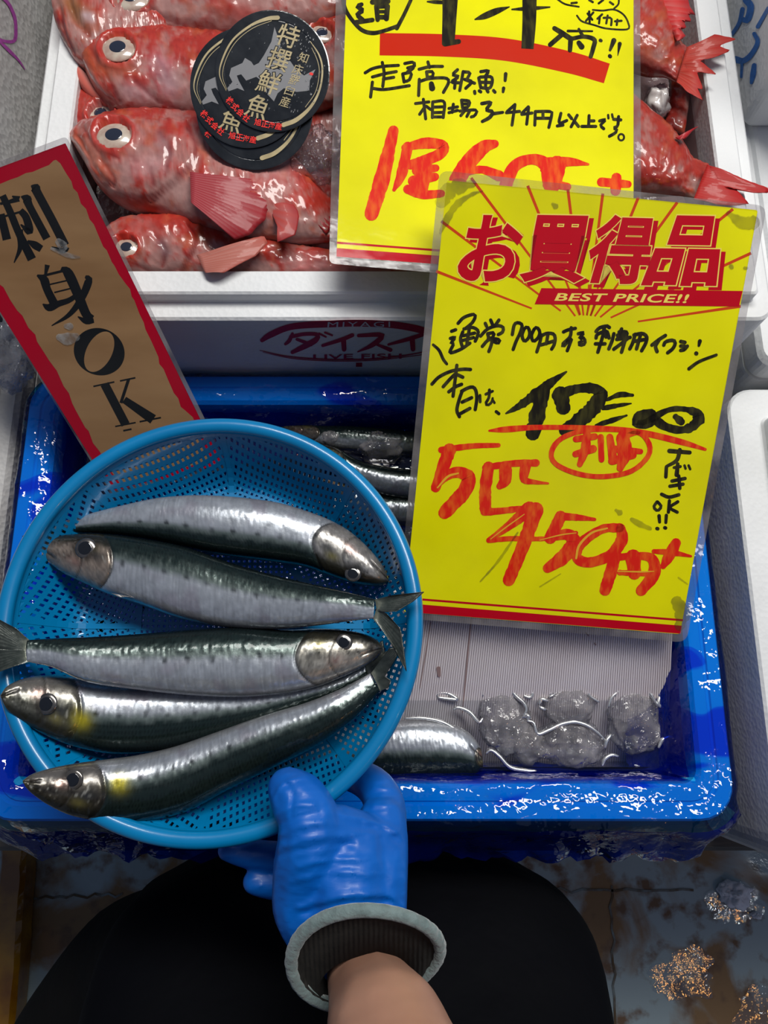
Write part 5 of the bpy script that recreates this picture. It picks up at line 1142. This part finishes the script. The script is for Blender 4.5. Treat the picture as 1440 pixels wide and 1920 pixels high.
# ---------------------------------------------------------------- the customer: gloved hand, bare forearm, dark clothes
M['glove'] = mat('bright blue nitrile glove', (0.0, .118, .52), .45, base2=(0.0, .10, .46), nscale=14, bump=.35, bscale=26, bdist=.002, coat=.06, stretch=(.7, 3.0, 1))
M['skin'] = mat('skin', (.40, .215, .145), .5, base2=(.35, .18, .12), nscale=26, bump=.12, bscale=220, bdist=.0006, sss=.15)
M['hem'] = mat('grey green knitted hem', (.17, .23, .23), .95, base2=(.11, .155, .155), nscale=160, bump=1, bscale=240, bdist=.0018, sheen=.4)
M['black_knit'] = mat('black knit', (.009, .008, .007), .9, base2=(.016, .014, .012), nscale=200, bump=.6, bscale=120, bkind='wave', bdist=.0008)
M['apron'] = mat('black blue apron cloth', (.0006, .0009, .0024), .8, base2=(.002, .0022, .0034), nscale=5, bump=.5, bscale=7, bdist=.02, spec=.12)
M['trousers'] = mat('dark charcoal trousers', (.006, .006, .006), .85, base2=(.010, .009, .008), nscale=8, bump=.5, bscale=12, bdist=.015, spec=.12)
def chain(pts, px=True, step=.35):
    """(x,y,z,r) control points -> dense list of spheres; px=True means (u,v,z,radius in px)"""
    C_ = []
    for a in pts:
        if px: C_.append((*P(a[0], a[1], a[2]), a[3] * pxsize(a[0], a[1], a[2])))
        else: C_.append(a)
    C_ = np.array(C_, float); L = np.linalg.norm(np.diff(C_[:, :3], axis=0), axis=1).sum()
    n = max(2, int(L / (C_[:, 3].min() * step))) ; return spline3(C_, n)
def spline3(p, n):
    if len(p) < 3:
        t = np.linspace(0, 1, n)[:, None]; return p[0] * (1 - t) + p[-1] * t
    q = np.vstack([2 * p[0] - p[1], p, 2 * p[-1] - p[-2]]); seg = np.linalg.norm(np.diff(p[:, :3], axis=0), axis=1); L = np.r_[0, np.cumsum(seg)]; out = []
    for x in np.linspace(0, L[-1], n):
        i = min(max(np.searchsorted(L, x, side='right') - 1, 0), len(p) - 2); t = (x - L[i]) / max(seg[i], 1e-9); a, b, c, d = q[i:i + 4]
        out.append(0.5 * (2 * b + (c - a) * t + (2 * a - 5 * b + 4 * c - d) * t * t + (3 * b - a - 3 * c + d) * t ** 3))
    return np.array(out)
_ico = None
def fuse(name, spheres, voxel, smooth_it, mat_, parent, extra=None, lift=None):
    """union of overlapping balls -> one continuous skin"""
    global _ico
    if _ico is None:
        bm = bmesh.new(); bmesh.ops.create_icosphere(bm, subdivisions=2, radius=1); _ico = (np.array([v.co[:] for v in bm.verts]), [tuple(v.index for v in f.verts) for f in bm.faces]); bm.free()
    iv, if_ = _ico; V, Fc = [], []
    for s in spheres:
        o = len(V); V += [tuple(x) for x in iv * s[3] + np.array(s[:3])]; Fc += [tuple(i + o for i in f) for f in if_]
    if extra: 
        for v, f in extra: o = len(V); V += [tuple(x) for x in v]; Fc += [tuple(i + o for i in q) for q in f]
    me = bpy.data.meshes.new('t'); me.from_pydata(V, [], Fc); ob = bpy.data.objects.new('t', me); COL.objects.link(ob)
    m = ob.modifiers.new('r', 'REMESH'); m.mode = 'VOXEL'; m.voxel_size = voxel
    m = ob.modifiers.new('s', 'SMOOTH'); m.factor = .6; m.iterations = smooth_it
    dg = bpy.context.evaluated_depsgraph_get(); r = bpy.data.meshes.new_from_object(ob.evaluated_get(dg))
    W = np.array([v.co[:] for v in r.vertices]); Ff = [tuple(p.vertices) for p in r.polygons]
    bpy.data.objects.remove(ob); bpy.data.meshes.remove(me); bpy.data.meshes.remove(r)
    if lift is not None: W = lift(W)
    return recalc(mk(name, W, Ff, mat_, parent, smooth=True))
pr_ = thing('person', (-.04, -.36, 0), 'customer in dark apron holding out a basket with a blue rubber glove', 'person')
H = []
H += [chain([(606, 1755, .868, 64), (572, 1700, .872, 62), (570, 1640, .878, 62), (578, 1590, .886, 62), (580, 1540, .889, 60), (560, 1500, .887, 54), (540, 1478, .883, 40)]), chain([(620, 1560, .882, 52), (650, 1562, .876, 50), (700, 1580, .868, 46)])]     # thumb and its root
H += [chain([(652, 1760, .872, 80), (648, 1720, .874, 82), (650, 1650, .876, 80), (660, 1600, .874, 66)])]
H += [chain([(692, 1755, .868, 68), (700, 1700, .868, 66), (706, 1640, .868, 62), (716, 1580, .862, 52), (716, 1540, .857, 48)])]
H += [chain([(716, 1570, .857, 48), (722, 1525, .850, 42), (712, 1488, .842, 38), (684, 1462, .826, 34), (640, 1448, .811, 31), (590, 1446, .806, 28)])]                                 # index under the basket
H += [chain([(690, 1600, .842, 40), (620, 1608, .828, 34), (540, 1608, .826, 30), (470, 1602, .830, 27), (428, 1594, .834, 21)])]                              # middle
H += [chain([(690, 1660, .838, 36), (620, 1668, .822, 32), (545, 1662, .822, 29), (497, 1656, .826, 27), (478, 1653, .828, 24)])]                              # ring
H += [chain([(680, 1715, .842, 34), (620, 1715, .826, 28), (570, 1705, .824, 25), (548, 1700, .826, 22)])]                                                    # little
H += [chain([(600, 1600, .872, 50), (660, 1590, .868, 52), (715, 1590, .862, 48)]), chain([(600, 1560, .884, 40), (640, 1575, .876, 44), (700, 1580, .866, 44)]), chain([(600, 1660, .868, 58), (690, 1660, .862, 58)]), chain([(600, 1730, .868, 60), (700, 1730, .864, 58)])]
# shallow folds of the thin rubber run across the back of the hand and the thumb
FOLD = [([(520, 1590), (580, 1572), (650, 1565), (740, 1562)], 5, .0012), ([(518, 1606), (590, 1588), (660, 1582)], 5, -.0010), ([(560, 1625), (620, 1612), (690, 1608)], 5, .0010), ([(640, 1526), (700, 1538), (745, 1558)], 6, .0016), ([(650, 1545), (720, 1560), (755, 1585)], 7, -.0012),
        ([(515, 1530), (550, 1512), (590, 1508)], 5, .0012), ([(518, 1548), (560, 1532), (600, 1524)], 5, -.0012), ([(522, 1566), (560, 1550), (610, 1540)], 5, .0011), ([(512, 1500), (530, 1470), (560, 1458)], 4, .0009), ([(560, 1700), (640, 1680), (720, 1676), (760, 1700)], 6, .0014), ([(570, 1712), (650, 1694), (730, 1690)], 6, -.0012),
        ([(700, 1478), (735, 1478)], 4, .0008), ([(695, 1500), (745, 1492)], 4, -.0010), ([(700, 1512), (752, 1508)], 4, .0009), ([(560, 1648), (640, 1636), (700, 1640)], 5, .0008), ([(535, 1466), (548, 1490), (545, 1530)], 4, -.0009)]
def folds(W):
    u, v = proj(W); d = np.zeros(len(W))
    for pts, wd, h in FOLD: d += h * np.exp(-(polydist(u, v, spline(pts, 16)) / wd) ** 2)
    d += .0005 * vnoise(u, v, .02, 3, 5) + .0004 * np.array([fbm((a * .35, b, 0), .10, 2) for a, b in zip(u, v)])
    W = W.copy(); W[:, 2] += d * (W[:, 2] > .835); return W
fuse('rubber_glove', np.vstack(H), .0016, 6, M['glove'], pr_, lift=folds)

# arm: wrist, forearm, elbow, upper arm - one skin
arm_pts = [(-.012, -.118, .872, .023), (-.006, -.128, .900, .0235), (-.001, -.140, .925, .0285), (.006, -.156, .955, .034), (.03, -.20, 1.05, .041), (.06, -.24, 1.13, .043), (.10, -.31, 1.20, .05)]
a0 = P(690, 1800, .898); 
ar = chain([(664, 1775, .872, 60), (690, 1850, .893, 80), (706, 1890, .912, 96), (728, 1945, .938, 122)], True)
e_ = ar[-1]; ar2 = chain([tuple(e_), (.035, -.215, 1.04, .044), (.07, -.27, 1.12, .046), (.14, -.36, 1.23, .052), (.17, -.40, 1.30, .055)], False)
fuse('arm', np.vstack([ar, ar2]), .0035, 6, M['skin'], pr_)
# turned-out cuff: round hem with the black lining going in to the wrist
def frame(n):
    n = np.array(n, float); n /= np.linalg.norm(n); a = np.cross(n, (0, 0, 1)); a /= np.linalg.norm(a); return n, a, np.cross(n, a)
n_, a_, b_ = frame((.10, -.66, .74))
HC = P(687, 1797, .903); HR = .0398
def loop(c, rx, ry, n=64, wob=0.0):
    return [c + a_ * rx * math.cos(2 * math.pi * k / n) + b_ * ry * math.sin(2 * math.pi * k / n) + n_ * wob * math.sin(4 * math.pi * k / n) for k in range(n)]
V = []; L0 = loop(HC, HR, HR * 1.02, 96, .002)
for k, c in enumerate(L0):
    rad = (c - HC) / np.linalg.norm(c - HC)
    for j in range(12):
        b = 2 * math.pi * j / 12; V.append(c + rad * .0036 * math.cos(b) * (1 + .06 * math.sin(k * 2.1)) + n_ * .0036 * math.sin(b))
recalc(mk('cuff_hem', V, gridfaces(96, 12, closed_m=True, closed_n=True), M['hem'], pr_, smooth=True))
ac = P(690, 1856, .893)
V = []
for c, r_, wob in ((HC + n_ * .002, HR - .002, .002), (HC + n_ * .001 , HR * .90, .002), (HC * .6 + ac * .4 - n_ * .002, .0335, 0), (ac - n_ * .002, .0265, 0), (ac - n_ * .012, .0235, 0), (ac - n_ * .02, .021, 0)):
    V += loop(c, r_, r_ * 1.02, 64, wob)
recalc(mk('black_cuff_lining', V, gridfaces(6, 64, closed_m=True), M['black_knit'], pr_, smooth=True))
# body: hips and legs in dark cloth under a long apron, boots on the floor
def column(secs, n=64, wav=0.0, k=7):
    V = []
    for (x, y, z, rx, ry) in secs:
        for i in range(n):
            a = 2 * math.pi * i / n; ca, sa = math.cos(a), math.sin(a); ca = math.copysign(abs(ca) ** .5, ca); sa = math.copysign(abs(sa) ** .5, sa); w_ = 1 + wav * math.sin(k * a + z * 6) * max(0, .9 - z)
            V.append((x + rx * ca * w_, y + ry * sa * w_, z))
    return V, gridfaces(len(secs), n, closed_m=True) + [tuple(range(n))[::-1], tuple(range((len(secs) - 1) * n, len(secs) * n))]
def dens(secs, n): return [tuple(x) for x in spline3(np.array([(s[0], s[1], s[2], s[3], s[4]) for s in secs]), n)]
A_ = dens([(-.060, -.40, .16, .26, .15), (-.050, -.355, .35, .235, .15), (-.037, -.298, .50, .222, .156), (-.030, -.292, .58, .222, .152), (-.030, -.300, .67, .215, .148), (-.03, -.355, .80, .19, .12), (-.02, -.39, 1.0, .175, .115), (-.0, -.41, 1.2, .17, .105)], 40)
recalc(mk('apron', *column(A_, 96, .035, 9), M['apron'], pr_, smooth=True))
tr = [(-.14, -.34, .80, .09), (-.19, -.27, .55, .085), (-.24, -.27, .45, .082), (-.31, -.32, .38, .08), (-.42, -.46, .27, .07), (-.45, -.60, .09, .055)]
tr2 = [(.08, -.38, .8, .09), (.09, -.38, .5, .07), (.09, -.40, .10, .055)]
fuse('trousers', np.vstack([chain(tr, False), chain(tr2, False), chain([(-.16, -.38, .85, .10), (.08, -.38, .85, .10)], False)]), .012, 5, M['trousers'], pr_)
M['boot'] = mat('black rubber boot', (.006, .006, .006), .3, coat=.3)
for bx, by in ((-.45, -.60), (.09, -.40)):
    fuse('boot', np.vstack([chain([(bx, by, .20, .058), (bx, by, .055, .052)], False), chain([(bx, by - .03, .050, .048), (bx, by + .10, .042, .042), (bx - .01, by + .17, .038, .036)], False)]), .008, 3, M['boot'], pr_)
jk = chain([(-.02, -.42, 1.02, .15), (.0, -.43, 1.25, .16), (.0, -.43, 1.38, .15)], False); sl = chain([(.14, -.42, 1.38, .085), (.165, -.40, 1.30, .07), (.12, -.34, 1.21, .062)], False); s2 = chain([(-.16, -.43, 1.36, .085), (-.24, -.40, 1.22, .065), (-.23, -.30, 1.12, .055)], False)
fuse('jacket', np.vstack([jk, sl, s2]), .012, 4, M['trousers'], pr_)

# ---------------------------------------------------------------- things on the floor
M['amber'] = mat('amber yellow plastic', (.42, .20, .005), .25, base2=(.20, .07, .0), nscale=16, coat=.6, bump=.5, bscale=12, bdist=.01)
a, b = P(36, 1560, .03), P(6, 1960, .03)
d = (b - a) / np.linalg.norm(b - a); nn = np.array([-d[1], d[0], 0]); V = []
sec = [(-.019, -.03), (.019, -.03), (.021, -.024), (.021, .012), (.015, .02), (-.015, .02), (-.021, .012), (-.021, -.024)]
for k in range(20):
    c = a + (b - a) * k / 19
    for x, z in sec: V.append(c + nn * x * (1 + .08 * fbm((k * .5, x * 30, 0), 1)) + np.array([0, 0, z + (.003 * fbm((k * .6, 1, x * 50), 1) if z > 0 else 0)]))
o = mk('yellow_floor_rail', V, gridfaces(20, 8, closed_m=True) + [tuple(range(8))[::-1], tuple(range(152, 160))], M['amber']); recalc(o)
tag(o, 'amber yellow plastic rail lying on the floor at left', 'rail')
M['snow'] = mat('white melting ice', (.78, .80, .84), .35, coat=.4)
lump('ice_lump', 1380, 1676, .012, 26, 20, .020, 'white melting ice chunk on the wet floor below the right box', M['snow'], 31, rough=.5)
lump('ice_lump', 1360, 1668, .008, 12, 12, .014, 'small white ice crumb touching the ice chunk on the floor', M['snow'], 32, rough=.4)
lump('ice_lump', 1418, 1716, .006, 9, 6, .008, 'tiny white ice crumb on the floor right of the ice chunk', M['snow'], 33, rough=.4)

M['puddle'] = clear_mat('thin water on the floor', tint=(.93, .94, .94), gloss=.18, rough=.03, bump=.35, bscale=45, bdist=.006)
for (u, v, ru, rv, sd, lb) in ((1285, 1825, 62, 42, 3, 'small puddle mirroring an orange lamp on the worn floor'), (1425, 1900, 46, 44, 5, 'puddle in the bottom right corner of the photo'), (1385, 1690, 46, 40, 8, 'meltwater puddle around the white ice chunk')):
    pts = []
    for k in range(48):
        a = 2 * math.pi * k / 48; r_ = 1 + .5 * fbm((math.cos(a), math.sin(a), 0), 1.6, 3, sd); q_ = P(u + ru * r_ * math.cos(a), v + rv * r_ * math.sin(a), .0025); pts.append(tuple(q_))
    c_ = P(u, v, .0028)
    o = mk('floor_puddle', [tuple(c_)] + pts, [(0, i + 1, (i + 1) % 48 + 1) for i in range(48)], M['puddle'], smooth=True); recalc(o); tag(o, lb, 'water', kind='stuff')
